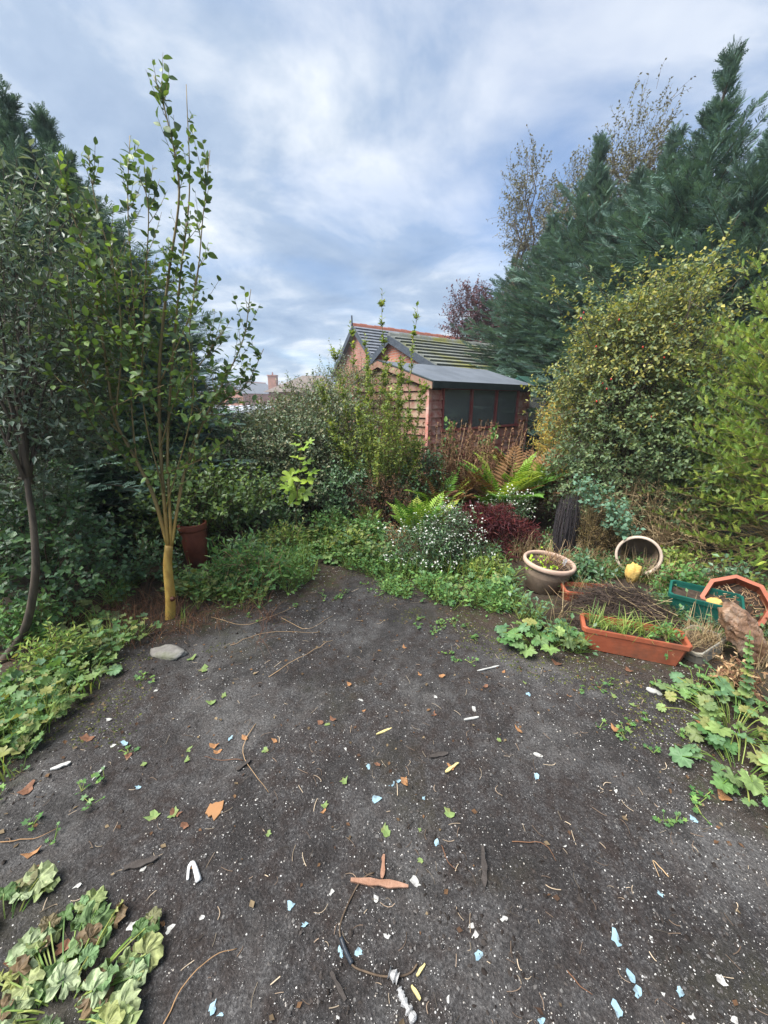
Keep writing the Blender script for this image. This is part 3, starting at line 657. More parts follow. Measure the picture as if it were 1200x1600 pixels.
# ---- low outbuilding with pale sheet roof, left
LS = empty('low_lean_to', (-3.6, 7.4, 0), 'low lean-to with pale grey sheet roof behind the bushes', 'shed', None, R(-3))
B().box((-1.6, 0, 0), (1.0, 1.7, 1.2)).obj('wall', plainmat('dark_timber', (.04, .03, .025), (.08, .06, .05), 6, .8, .2), LS)
b = B()
for k in range(28):
    x = -1.75+k*.1; b.prism([(x, -.12, 1.25), (x, 1.85, 1.41), (x, 1.85, 1.42+.012*(k % 2)), (x, -.12, 1.26+.012*(k % 2))], (.098, 0, 0))
b.obj('sheet_roof', plainmat('pale_sheet', (.36, .39, .43), (.48, .51, .55), 3, .6, .1), LS)
print('structure ok')
# ------------------------------------------------------------------ tall conifers
bt, bf = conifer_meshes(6.0, 1.8, 600, 17, SPR, .34, 3, 1.5); c_t = bt.mesh('trunk', M['bark'], True); c_f = bf.mesh('foliage', M['cypress'])
bt, bf = conifer_meshes(6.0, 1.7, 560, 16, SPR, .34, 8, 1.8); d_t = bt.mesh('trunk', M['bark'], True); d_f = bf.mesh('foliage', M['cypress2'])
def conifer(name, label, x, y, h, wr, which, rz, group):
    e = empty(name, (x, y, 0), label, 'tree', group, rz)
    tm, fm = (c_t, c_f) if which == 0 else (d_t, d_f)
    for me, nm in ((tm, 'trunk'), (fm, 'crown')):
        o = bpy.data.objects.new(nm, me); link(o, e); o.scale = (wr, wr, h/6.0)
        if nm == 'crown': o['kind'] = 'stuff'
RG = 'blue green conifers along the right boundary'; LG = 'dark conifers along the left boundary'
def tipped(label, px, py, Y, wr, which, rz, group):
    t_ = V(px, py, Y); conifer('cypress_tree', label, t_[0], Y, t_[2]/1.01, wr, which, rz, group)
tipped('tallest blue green cypress with feathery pointed top behind the golden conifer', 1145, 80, 7.4, 1.2, 0, .3, RG)
tipped('cypress with ragged top beside the tallest cypress', 1230, 140, 6.3, .9, 1, 3.3, RG)
tipped('wide blue green cypress directly behind the rose shrub', 1055, 205, 8.9, 1.4, 1, 2.1, RG)
tipped('blue green cypress with drooping lower boughs beside the greenhouse', 940, 215, 10.6, 1.4, 0, 4.0, RG)
tipped('broad cypress overhanging the mossy tiled roof', 865, 335, 12.8, 1.55, 1, 5.2, RG)
tipped('far dark cypress rising beyond the mossy roof next to the plum tree', 805, 400, 23, 1.5, 1, 1.1, RG)
tipped('lower cypress filling the row between the rose and the spires', 1000, 268, 9.7, 1.45, 1, .9, RG)
tipped('dark cypress with twin spires towering over the grey leaved shrub', 4, 138, 4.9, 1.05, 1, .5, LG)
tipped('second dark cypress spire beside the twin topped cypress', 66, 180, 5.3, .95, 0, 2.5, LG)
tipped('shorter dark cypress behind the young yellow barked tree', 140, 305, 6.3, 1.0, 1, 4.1, LG)
tipped('low dark cypress between the young tree and the lean-to', 185, 400, 7.6, .6, 0, 5.1, LG)
tipped('slim dark cypress between the spires and the young tree', 104, 240, 5.7, .8, 1, 2.9, LG)
tipped('dark cypress filling the corner behind the grey leaved shrub', -60, 200, 3.9, .7, 0, 1.5, LG)
# ------------------------------------------------------------------ golden conifer
bt, bf = conifer_meshes(2.95, 1.0, 1000, 19, SPRF, .105, 21, 2.6, .03, 1.5, .6)
GC = empty('golden_conifer', (3.78, 3.3, 0), 'bushy yellow green golden conifer beside the stacked planters', 'conifer')
bt.obj('trunk', M['olive'], GC, True); tag(bf.obj('crown', M['gold'], GC), kind='stuff')
# ------------------------------------------------------------------ background broadleaf
def el(px, py, Y, rx, ry, rz_, wt=None):
    c = V(px, py, Y); return (c, np.array([rx, ry, rz_])) + ((wt,) if wt else ())
bush('birch_tree', 'thin leaved birch rising behind the mossy roof conifers', 'tree', (5.0, 15.5), [el(828, 330, 16, 1.0, 1.0, 1.7), el(850, 420, 16, 1.3, 1, 1.6)], 900, .6, OV, .085, 9, M['birch'], M['twig'], 16, .06, .9, .3, -.9, 1.2, 41, .1, group='birches behind the conifers', tw=.005)
bush('birch_tree', 'taller birch with brown thinning leaves between two cypress spires', 'tree', (6.8, 12), [el(985, 270, 11.5, 1.0, 1.0, 1.4), el(990, 330, 11.5, 1.5, 1, 1.3)], 1300, .55, OV, .07, 9, M['birch'], M['twig'], 16, .05, .9, .3, -.9, 1.2, 42, .1, group='birches behind the conifers', tw=.004)
bush('birch_tree', 'small pale birch crown showing between the two larger birches', 'tree', (5.9, 14), [el(895, 330, 14, .8, .8, 1.3)], 450, .5, OV, .07, 9, M['birch'], M['twig'], 10, .05, .9, .3, -.9, 1.2, 43, .1, group='birches behind the conifers', tw=.004)
bush('plum_tree', 'purple leaved plum tree beyond the slate roof', 'tree', (4.3, 19.8), [el(735, 495, 19.3, 1.1, 1, 1.3), el(770, 510, 19.3, 1.3, 1, 1.2)], 1100, .6, OV, .11, 9, M['plum'], M['bark'], 14, .06, .6, .4, -.8, 1.2, 44, tw=.006)
# ------------------------------------------------------------------ hedge mass in the middle
bush('privet_bush', 'large grey green bush left of the red shed with dark hollow beneath', 'bush', (-1.3, 5.6),
     [((-2.35, 5.7, .55), (.75, .8, .5)), ((-1.55, 5.55, .75), (.85, .95, .7)), ((-.85, 5.8, .95), (.75, .85, .78)), ((-1.3, 5.0, .75), (.8, .55, .6))],
     5200, .30, OV, .042, 10, M['hedge'], M['bark'], 26, .022, .55, .62, -.55, 2.4, 51, .15, zmin=.2)
bush('brown_topped_bush', 'olive and brown tipped bush spreading behind the grey green bush', 'bush', (-1.0, 6.9),
     [((-1.9, 7.0, .7), (.8, .7, .68)), ((-1.1, 6.9, 1.0), (.9, .7, .72)), ((-.45, 7.0, 1.15), (.7, .7, .9))], 3200, .30, OV, .04, 9, M['hedge_top'], M['twig'], 20, .02, .8, .6, -.6, 2.4, 52)
bush('spindly_shrub', 'spindly shrub with small dark leaves against the hall gable', 'bush', (-.85, 7.6), [((-.75, 7.6, 1.75), (.45, .4, .6))], 230, .35, OV, .04, 9, M['grey'], M['twig'], 10, .012, 1.1, .2, -2, 2, 53)
bush('russet_shrub', 'low russet leaved shrub in front of the pale lean-to roof', 'bush', (-2.95, 6.4), [((-2.85, 6.5, .65), (.5, .4, .55))], 500, .25, OV, .045, 9, leafmat('russet_leaf', [(.2, .1, .05), (.25, .15, .07), (.14, .1, .05)], .6, .25), M['twig'], 10, .015, .6, .5, -.8, 2.4, 54)
# ------------------------------------------------------------------ willow sapling in front of the shed
WS = empty('willow_sapling', (.02, 4.95, 0), 'slender pale green willow sapling with tall shoots against the shed gable', 'sapling')
W0 = np.array([.02, 4.95, 0.]); b = B(); bl = B()
tips = [(597, 452, 5.0), (652, 472, 5.05), (546, 500, 5.2), (522, 545, 5.25), (630, 560, 4.8), (665, 600, 4.9), (575, 560, 4.7), (500, 600, 5.2), (610, 610, 4.6), (640, 650, 4.6), (560, 640, 4.6), (655, 690, 4.7), (590, 690, 4.5), (540, 700, 4.8), (625, 590, 5.3), (515, 660, 4.9), (570, 520, 5.3), (605, 570, 5.2)]
for tx, ty, Y in tips:
    tip = V(tx, ty, Y)-W0; p0 = np.array([U(-.06, .06), U(-.06, .06), 0]); mid = p0*.5+tip*np.array([.62, .62, .45])
    P = smoothpath([p0, mid, tip], 8); P[1:-1, :2] += rng.normal(size=(len(P)-2, 2))*.012
    b.tube(P, np.linspace(.011, .0022, len(P)), 5)
    n = 85; t = U(.18, 1, n); ix = np.minimum((t*(len(P)-1)).astype(int), len(P)-2); Q = P[ix]; T = norm(P[ix+1]-P[ix])
    big = ty < 530
    Ls = (.09 if big else .28)*U(.5, 1.3, n)*(1.15-t*.6); Dr = norm(T+.8*rdir(n)+np.array([0, 0, .35])); k = np.linspace(0, 1, 4)
    PP = Q[:, None]+Dr[:, None]*(Ls[:, None]*k)[..., None]+rdir(n)[:, None]*(.2*Ls[:, None]*k**2)[..., None]
    PP[..., 2] = np.maximum(PP[..., 2], .03)
    b.tubes(PP, np.linspace(.002, .0008, 4)); leaves_on(bl, PP, LAN if False else OV, 8 if not big else 5, .042, .8)
    PP1 = np.stack([P[-9:-6].mean(0), P[-6:-3].mean(0), P[-3], P[-1]])[None]; leaves_on(bl, PP1, OV, 30, .062, .7)
b.obj('stem', M['olive'], WS, True); tag(bl.obj('foliage', M['willow'], WS), kind='stuff')
bush('brown_shrub', 'dead brown shrub at the foot of the willow sapling', 'shrub', (-.02, 4.55), [((-.02, 4.55, .33), (.42, .3, .34))], 420, .22, LAN, .035, 7, M['deadred'], M['twig'], 14, .008, .9, .4, -1.5, 3, 56)
bush('dark_shrub', 'dark green leafy shrub beside the fern below the shed gable', 'shrub', (.42, 5.1), [((.4, 5.1, .45), (.45, .4, .45)), ((-.45, 4.7, .42), (.35, .35, .42))], 900, .24, OV, .045, 9, M['dark'], M['bark'], 12, .01, .7, .5, -.7, 3, 57)

# ------------------------------------------------------------------ young yellow barked tree
YB = np.array([*G(265, 965)[:2], 0.]); YT = empty('young_tree', tuple(YB), 'young tree with yellow bark and upright leafy shoots', 'tree')
fork = V(264, 852, 2.5)-YB
def pth(pts, y0, y1):
    n = len(pts); return smoothpath([V(px, py, y0+(y1-y0)*i/(n-1))-YB for i, (px, py) in enumerate(pts)], 6)
tr = smoothpath([(0, 0, -.04), V(266, 930, 2.5)-YB, V(262, 885, 2.5)-YB, fork], 5)
bb = B(); bb.tube(tr, np.linspace(.037, .026, len(tr)), 12); trunk = bb.obj('trunk', M['ybark'], YT, True)
bb = B(); a = V(270, 936, 2.46)-YB; bb.tube([a, a+(.0, -.012, .014)], [.02, .012], 7); tag(bb.obj('bark_wound', plainmat('wound', (.05, .012, .006), (.11, .035, .015), 60), trunk), 'dark red brown scar on the yellow trunk')
stems = [
 ([(262, 852), (240, 775), (213, 720), (180, 655), (165, 560), (140, 420), (112, 330), (90, 250)], 2.5, 2.35, .017),
 ([(262, 852), (258, 800), (252, 720), (249, 580), (262, 440), (280, 300), (262, 190), (240, 118)], 2.5, 2.55, .018),
 ([(268, 850), (262, 700), (270, 560), (283, 420), (296, 300), (291, 132)], 2.5, 2.65, .013),
 ([(268, 852), (278, 790), (288, 740), (320, 655), (348, 600), (380, 530), (392, 452)], 2.5, 2.75, .014),
 ([(268, 852), (285, 760), (302, 690), (345, 630), (385, 600), (412, 545)], 2.5, 2.8, .01),
 ([(213, 720), (205, 620), (210, 500), (200, 330), (203, 212)], 2.45, 2.6, .010),
 ([(180, 655), (190, 540), (180, 430), (150, 320), (138, 240)], 2.4, 2.4, .009),
 ([(256, 770), (225, 640), (225, 480), (232, 330), (215, 270)], 2.5, 2.35, .009),
 ([(249, 600), (300, 480), (318, 330), (328, 235)], 2.5, 2.6, .008),
 ([(258, 800), (300, 640), (296, 520), (312, 400)], 2.5, 2.3, .008),
 ([(200, 690), (140, 620), (118, 520), (105, 430)], 2.45, 2.2, .008),
 ([(230, 740), (165, 690), (130, 640)], 2.5, 2.2, .006),
 ([(255, 740), (310, 720), (350, 690)], 2.5, 2.35, .006),
 ([(250, 700), (280, 610), (320, 560), (345, 520)], 2.5, 2.4, .007),
 ([(190, 540), (160, 480), (150, 400)], 2.45, 2.3, .006),
 ([(252, 660), (215, 590), (190, 520)], 2.5, 2.3, .006)]
tw_all = []
for pts, y0, y1, r0 in stems:
    P = pth(pts, y0, y1); bb = B(); bb.tube(P, np.linspace(r0*.8 if r0 > .012 else r0*.55, .002, len(P)), 7); bb.obj('branch', M['ybark'], YT, True)
    n = int(5+len(P)*.52); t = U(.25, .97, n); ix = np.minimum((t*(len(P)-1)).astype(int), len(P)-2); T = norm(P[ix+1]-P[ix])
    Dr = norm(T*.9+.75*rdir(n)+np.array([0, 0, .35])); Ls = U(.08, .3, n)*(1.25-.75*t); k = np.linspace(0, 1, 4)
    tw_all.append(P[ix][:, None]+Dr[:, None]*(Ls[:, None]*k)[..., None]+np.array([0, 0, 1.])*(.25*Ls[:, None]*k**2)[..., None])
    m_ = len(P)//2
    for q0 in range(m_+2, len(P)-3, 7): tw_all.append(P[q0:q0+4][None])
TW = np.vstack(tw_all)
bb = B(); bb.tubes(TW, np.linspace(.0022, .0009, 4)); tag(bb.obj('twigs', M['olive'], YT), kind='stuff')
# leaves: the ones standing free against the sky are parts, the rest one mass
LP, LD, LH, LS_ = [], [], [], []
T = norm(TW[:, -1]-TW[:, 0]); X = norm(np.cross(T, rdir(len(TW)))); Yv = np.cross(T, X)
for k in range(6):
    t = (.1+.9*(k+U(0, .8, len(TW)))/6)*3; i = np.minimum(t.astype(int), 2); fr = (t-i)[:, None]; a = np.arange(len(TW))
    ph = k*2.4+U(-.4, .4, len(TW)); side = np.cos(ph)[:, None]*X+np.sin(ph)[:, None]*Yv
    LP.append(TW[a, i]*(1-fr)+TW[a, i+1]*fr); LD.append(norm(T*.55+side*.75+.2*rdir(len(TW))+np.array([0, 0, -.05]))); LH.append(np.array([0, 0, .7])+.7*rdir(len(TW))); LS_.append(.043*U(.55, 1.3, len(TW)))
LP, LD, LH, LS_ = np.vstack(LP), np.vstack(LD), np.vstack(LH), np.concatenate(LS_)
dist = np.linalg.norm(LP+YB-np.array([0, 0, CAMZ]), axis=1); sc = LS_/dist*(1+.6*(LP[:, 2] > 1.6)); order = np.argsort(-sc)
lv = []
for w_ in (.27, .31, .36):
    q = B(); tv, tf = fold_leaf(w_, True); tv = tv.copy(); tv[:, 2] -= .12*tv[:, 1]**2; q.raw(tv, tf, 0); lv.append(q.mesh('leaf', M['young_o'], True))
for n_, k in enumerate(order[:290]): inst(lv[n_ % 3], 'leaf', YT, frameM(LP[k], LD[k], LH[k], LS_[k]))
rest = order[290:]; bb = B(); bb.scatter(OVF, LP[rest], LD[rest], LH[rest], LS_[rest]); tag(bb.obj('foliage', M['young'], YT, True), kind='stuff')
PPy = twigs_in([(V(250, 600, 2.55)-YB, (.5, .4, .3)), (V(190, 560, 2.5)-YB, (.35, .35, .35)), (V(320, 620, 2.6)-YB, (.3, .3, .25)), (V(255, 720, 2.6)-YB, (.45, .3, .14)), (V(215, 470, 2.5)-YB, (.28, .3, .35))], 190, .24, .7, .2, -.6, 3, 66)
bb = B(); bb.tubes(PPy, np.linspace(.002, .0008, 4)); tag(bb.obj('twigs', M['olive'], YT), kind='stuff'); bb = B(); leaves_on(bb, PPy, OVF, 6, .044, .85); tag(bb.obj('foliage', leafmat('fresh_leaf', [(.055, .1, .03), (.075, .135, .035), (.11, .17, .04), (.05, .09, .035)], .45, .35), YT, True), kind='stuff')

# ------------------------------------------------------------------ left side shrubs
GT = empty('grey_leaved_shrub', (*G(-5, 1035)[:2], 0), 'tall grey green narrow leaved shrub with a curved leaning stem', 'shrub'); g0 = np.array(GT.location)
P = smoothpath([(0, 0, -.03), V(38, 985, 2.08)-g0, V(55, 900, 2.1)-g0, V(52, 820, 2.15)-g0, V(42, 745, 2.2)-g0, V(40, 640, 2.3)-g0, V(30, 480, 2.4)-g0], 5)
b = B(); b.tube(P, np.linspace(.026, .008, len(P)), 8); b.obj('stem', M['bark'], GT, True)
ells = [(V(35, 560, 2.45)-g0, (.5, .5, .62)), (V(30, 440, 2.5)-g0, (.42, .45, .55)), (V(90, 640, 2.55)-g0, (.35, .4, .42)), (V(5, 700, 2.5)-g0, (.4, .4, .45))]
PP = twigs_in(ells, 1100, .3, 1.0, .45, -.9, 2.5, 61)
b = B(); limbs_to(b, V(42, 745, 2.2)-g0, PP[:16, 0], .011); b.obj('branch', M['bark'], GT, True)
b = B(); b.tubes(PP, np.linspace(.0022, .0008, 4)); tag(b.obj('twigs', M['bark'], GT), kind='stuff')
b = B(); leaves_on(b, PP, fold_leaf(.2), 10, .05, .9); tag(b.obj('foliage', M['grey'], GT), kind='stuff')
bush('round_leaved_shrub', 'low round leaved green shrub under the grey leaved shrub', 'shrub', (-2.55, 2.65), [((-2.5, 2.6, .45), (.5, .45, .48)), ((-2.75, 2.9, .7), (.4, .4, .45))], 620, .22, ROUND, .045, 8, M['dark'], M['twig'], 14, .009, .6, .4, -1, 3, 62)
bush('dark_leaved_shrub', 'dark glossy shrub at the foot of the left conifers', 'shrub', (-3.1, 4.1), [((-3.0, 4.1, .75), (.75, .55, .78)), ((-2.6, 4.4, .5), (.6, .5, .55))], 1500, .25, OV, .05, 9, M['dark'], M['bark'], 16, .014, .5, .5, -.7, 2.6, 63)
bush('lime_tipped_shrub', 'lighter green shrub with yellowing leaves behind the yellow trunk', 'shrub', (-1.95, 3.75), [((-2.0, 3.8, .5), (.55, .45, .38)), ((-1.4, 3.95, .55), (.3, .3, .22))], 620, .28, OV, .055, 8, M['young'], M['twig'], 12, .01, .6, .4, -1, 2.6, 64)
bush('shade_shrub', 'dark leaved shrub filling the shade behind the rusty pot', 'shrub', (-2.3, 4.9), [((-2.4, 4.9, .45), (.75, .5, .5)), ((-1.6, 4.75, .4), (.45, .35, .38))], 1500, .26, OV, .045, 9, M['dark'], M['bark'], 14, .014, .5, .5, -.8, 2.6, 65)
# sycamore seedling: every leaf a part
MS = empty('sycamore_seedling', (*G(468, 845)[:2], 0), 'lime green sycamore seedling glowing in front of the grey green bush', 'seedling'); m0 = np.array(MS.location)
b = B(); P = smoothpath([(0, 0, -.02), V(462, 800, 4.05)-m0, V(468, 740, 4.1)-m0, V(470, 690, 4.12)-m0], 6); b.tube(P, np.linspace(.007, .003, len(P)), 5); b.obj('stem', M['olive'], MS, True)
mm = []
for k in range(3): q = B(); q.raw(*MAPLE[k], 0); mm.append(q.mesh('leaf', M['lime_o'], True))
st = B()
for k, (px, py, s_) in enumerate([(455, 745, 34), (480, 750, 30), (462, 768, 36), (476, 772, 32), (458, 785, 26), (466, 715, 26), (480, 722, 22), (474, 700, 20), (462, 694, 18), (488, 738, 24), (448, 760, 24), (470, 735, 24), (483, 690, 17), (464, 680, 14)]):
    q = V(px, py, 4.05+U(-.06, .06))-m0; o = P[np.argmin(np.abs(P[:, 2]-q[2]+.03))]
    st.tube([o, (o+q)/2+(0, 0, .02), q], [.0018, .0015, .0012], 4); d = q-o+np.array([0, -.06, -.05])
    inst(mm[k % 3], 'leaf', MS, frameM(q, norm(d), np.array([0, -.6, .8])+.2*rdir(1)[0], s_/600*4.3*1.05))
st.obj('leaf_stalks', M['olive'], MS)
# ------------------------------------------------------------------ rose thicket on the right
RO, PPr = bush('rose_shrub', 'tall arching wild rose with red hips and yellowing leaves', 'shrub', (2.95, 4.75),
     [((2.85, 4.8, 1.75), (.8, .7, .95)), ((3.4, 4.9, 1.8), (.8, .7, 1.15)), ((2.45, 4.8, 1.55), (.42, .45, .7)), ((3.0, 4.5, 2.3), (.5, .5, .62)), ((3.75, 4.6, 2.5), (.4, .4, .5)), ((2.6, 4.5, 2.1), (.5, .3, .5))],
     1250, .4, OV, .046, 11, M['rose'], M['bark'], 60, .018, .5, .3, -.05, 3.0, 71, .3, zmin=.5)
bush('bramble_thicket', 'dark green bramble and rose thicket under the hips', 'shrub', (2.9, 4.2), [((2.75, 4.25, .95), (.85, .5, .75)), ((3.3, 4.1, .9), (.6, .5, .9)), ((2.3, 4.5, .65), (.42, .4, .5))], 1800, .26, OV, .045, 9, M['rosedark'], M['bark'], 22, .01, .4, .45, -.75, 2.6, 72, .3, zmin=.12)
bb = B(); bl = B(); ro0 = np.array(RO.location)
for k in range(85):
    a = U(0, 6.28); p0 = np.array([U(-.35, .35), U(-.25, .25), U(.7, 1.6)]); d = np.array([math.cos(a)*U(.5, 1.15), math.sin(a)*U(.3, .8), U(.2, 1.5)]); l = U(.8, 1.15)
    P = smoothpath([p0, p0+d*.5*l+np.array([0, 0, .22]), p0+d*l+np.array([0, 0, U(-.15, .2)])], 6); bb.tube(P, np.linspace(.008, .002, len(P)), 5)
    n = 15; ix = rng.integers(5, len(P)-1, n); Dr = norm(norm(P[ix+1]-P[ix])*.5+rdir(n)+np.array([0, 0, .2])); t = np.linspace(0, 1, 4); PPc = P[ix][:, None]+Dr[:, None]*(U(.08, .2, n)[:, None]*t)[..., None]; leaves_on(bl, PPc, OV, 7, .044, .9)
bb.obj('cane', M['bark'], RO, True); tag(bl.obj('cane_foliage', M['rose'], RO), kind='stuff')
M['hip'] = leafmat('red_hip', [(.4, .02, .012), (.5, .035, .015), (.32, .018, .015)], .3, .05, .1, .5, perobj=True, gain=1)
q = B(); q.lathe([(.0005, -.5), (.2, -.45), (.36, -.2), (.4, .1), (.28, .38), (.12, .5), (.15, .62), (.0005, .6)], 7); hm = q.mesh('rose_hip', M['hip'], True)
ro0 = np.array(RO.location)
for px, py in [(912, 488), (1055, 505), (958, 592), (944, 602), (1018, 652), (1010, 664), (1084, 666), (1090, 668), (1062, 676), (1022, 690), (1074, 698), (1086, 692), (1012, 716), (1014, 722), (1055, 722), (1092, 746), (1016, 750), (1006, 770), (1100, 668), (948, 610), (936, 625), (932, 630), (905, 500), (1066, 678), (1040, 560), (990, 600), (1005, 545), (930, 540), (970, 500), (1022, 655)]:
    P = V(px+U(-3, 3), py+U(-3, 3), U(4.0, 4.25))-ro0; inst(hm, 'rose_hip', RO, Matrix.Translation(P) @ Matrix.Rotation(U(-.6, .6), 4, 'X') @ Matrix.Scale(.021, 4))
bush('bare_stem_tangle', 'tangle of straw coloured dead stems under the rose', 'shrub', (2.75, 3.9), [((2.75, 3.9, .38), (.55, .35, .42)), ((3.1, 3.75, .25), (.3, .3, .3))], 700, .35, LAN, .03, 3, M['straw'], M['straw'], 26, .006, .5, .3, -2, 3, 73, .4)
bush('yellow_shrub', 'straw yellow feathery shrub beside the right end of the shed', 'shrub', (2.45, 5.6), [((2.45, 5.6, 1.05), (.24, .26, .6)), ((2.45, 5.6, .5), (.28, .28, .5))], 620, .25, LAN, .05, 10, M['yellow'], M['straw'], 16, .007, 1.4, .3, -2, 3, 74)
# columbine like glaucous plants
for bx, ells, n, lb in (((1.98, 3.5), [((1.98, 3.5, .7), (.2, .12, .07)), ((1.82, 3.5, .76), (.12, .1, .07))], 34, 'glaucous leaved plant sprouting over the dark stem bundle'),
                     ((2.3, 3.38), [((2.2, 3.36, .42), (.13, .1, .08)), ((2.14, 3.42, .58), (.11, .1, .08))], 46, 'glaucous blue green plant above the tipped pot')):
    bush('glaucous_plant', lb, 'plant', bx, ells, n, .12, ROUND, .04, 9, M['glauc'], M['olive'], 14, .004, .6, .2, -3, 3, 75)
# ------------------------------------------------------------------ dead docks and ferns in front of the shed
DS = empty('dead_dock_stalks', (1.1, 5.25, 0), 'tall brown dead flower stalks in front of the shed windows', 'stalks'); b = B(); bl = B()
n = 230; base = np.c_[rng.normal(size=(n, 2))*np.array([.38, .2]), np.zeros(n)]; H = U(.7, 1.33, n); lean = rng.normal(size=(n, 2))*.14
t = np.linspace(0, 1, 6); PP = base[:, None]+np.stack([lean[:, :1]*H[:, None]*t**1.5, lean[:, 1:]*H[:, None]*t**1.5, H[:, None]*t], -1)
b.tubes(PP, np.linspace(.005, .002, 6)); tag(b.obj('stalks', M['dead'], DS), kind='stuff')
TP = PP[:, 2:]; leaves_on(bl, np.repeat(TP, 2, 0), OV, 9, .042, .8); tag(bl.obj('seed_heads', M['deadred'], DS), kind='stuff')
bush('shed_weed', 'leafy green weed reaching up to the left shed window', 'weed', (.95, 5.6), [((.95, 5.6, .75), (.12, .12, .45)), ((1.55, 5.7, .8), (.1, .1, .4))], 60, .18, OVF, .075, 7, M['round'], M['olive'], 10, .006, 1, .1, -3, 3, 76)
def frond(npair=22, seed=0, droop=.55):
    r = np.random.default_rng(seed); v = []; f = []
    def pos(t): return np.array([.05*math.sin(t*2+seed), t*(1-.14*t), .2*t-droop*t*t])
    for i in range(npair):
        t = .1+.88*i/npair; p = pos(t); tg = norm(pos(t+.02)-p); L = .20*math.sin(math.pi*min(1, .12+t*.95))**.8*r.uniform(.85, 1.1)+.01
        for s in (-1, 1):
            d = norm(np.array([s, .45, -.12+r.uniform(-.12, .12)])); q = len(v); w_ = .021
            v += [p, p+d*L*.5+tg*w_, p+d*L, p+d*L*.5-tg*w_, p+d*L*.5+np.array([0, 0, .012])]
            f += [(q, q+1, q+4), (q+1, q+2, q+4), (q+2, q+3, q+4), (q+3, q, q+4)]
    k = len(v); T = np.linspace(0, 1, 7); ff = []
    for i, t in enumerate(T): p = pos(t); w_ = .008*(1-t*.8); v += [p-(w_, 0, 0), p+(w_, 0, 0)]
    for i in range(6): a = k+2*i; ff.append((a, a+1, a+3, a+2))
    return np.array(v), [np.array(f), np.array(ff)]
FR = []
for k in range(4): q = B(); q.raw(*frond(22, k, .3+.1*k), 0); FR.append((q.mesh('frond', M['fern']), q.mesh('frond', M['ferndead'])))
def fern(x, y, n, L, label, dead=.15, z=0, tilt=(.1, .65)):
    e = empty('fern', (x, y, z), label, 'fern', 'ferns round the shed')
    for k in range(n):
        a = k*2.4+U(-.4, .4); t_ = U(*tilt); l = L*U(.7, 1.15)
        d = np.array([math.cos(a)*math.sin(t_), math.sin(a)*math.sin(t_), math.cos(t_)]); Hh = np.array([0, 0, 1.])-.4*np.array([math.cos(a), math.sin(a), 0])+np.array([-math.cos(a), -math.sin(a), 0.])*.3
        inst(FR[k % 4][1 if U(0, 1) < dead else 0], 'frond', e, frameM((.03*math.cos(a), .03*math.sin(a), 0), d, Hh, l))
fern(.36, 3.85, 17, .72, 'bright green fern with one yellow frond above the white asters', .1)
fern(1.5, 4.75, 28, 1.1, 'large arching fern behind the burgundy maple', .2)
fern(1.85, 5.0, 24, 1.15, 'fern with browning fronds beside the yellow shrub', .4)
fern(1.0, 4.95, 22, .85, 'browned fern among the dead stalks below the windows', .75)
fern(.66, 4.85, 18, .85, 'green fern against the weathered shed corner', .3)
fern(-.15, 4.35, 12, .45, 'small fern at the foot of the willow sapling', .3)
# ------------------------------------------------------------------ burgundy maple
AM = empty('burgundy_maple', (1.13, 3.88, 0), 'low weeping burgundy cut-leaf maple mound', 'shrub'); b = B()
ells = [((-.02, 0, .24), (.32, .26, .27)), ((.28, .05, .13), (.28, .22, .18))]
PP = twigs_in(ells, 650, .2, .1, .6, -1.3, 3, 81, .7); limbs_to(b, (0, 0, -.02), PP[:14, 0], .012, sag=.6); b.obj('stem', M['bark'], AM, True)
b = B(); leaves_on(b, PP, fold_leaf(.08), 14, .07, .8); tag(b.obj('foliage', M['acer'], AM), kind='stuff')
# ------------------------------------------------------------------ white asters
for x, y, ells, n, nf_, lb in ((.55, 3.35, [((.45, 3.4, .2), (.38, .26, .2)), ((.64, 3.5, .38), (.2, .18, .2)), ((.86, 3.4, .12), (.2, .18, .12))], 560, 150, 'dark green aster bush covered in small white flowers'),
                         (1.5, 4.25, [((1.46, 4.25, .36), (.25, .2, .13))], 110, 50, 'small white flowered aster beside the burgundy maple')):
    e, PP = bush('aster_bush', lb, 'plant', (x, y), ells, n, .2, LAN, .042, 9, M['dark'], M['twig'], 18, .004, .6, .4, -1.2, 3, 82)
    b = B(); k = rng.choice(len(PP), nf_, replace=False); Q = PP[k, -1]; Q = np.vstack([Q+.025*rng.normal(size=Q.shape) for _ in range(4)]); a = np.arange(12)*np.pi/6
    rr = np.where(np.arange(12) % 2, .5, .28); tv = np.vstack([[(0, 0, .05)], np.stack([np.cos(a)*rr, np.sin(a)*rr, 0*a], -1)]); i = np.arange(12)
    D = rdir(len(Q)); D[:, 2] *= .4; b.scatter((tv, [np.stack([0*i, i+1, (i+1) % 12+1], -1)]), Q, D, np.array([0, -.5, 1.])+.4*rdir(len(Q)), U(.014, .022, len(Q))); tag(b.obj('flowers', M['petal'], e), kind='stuff')
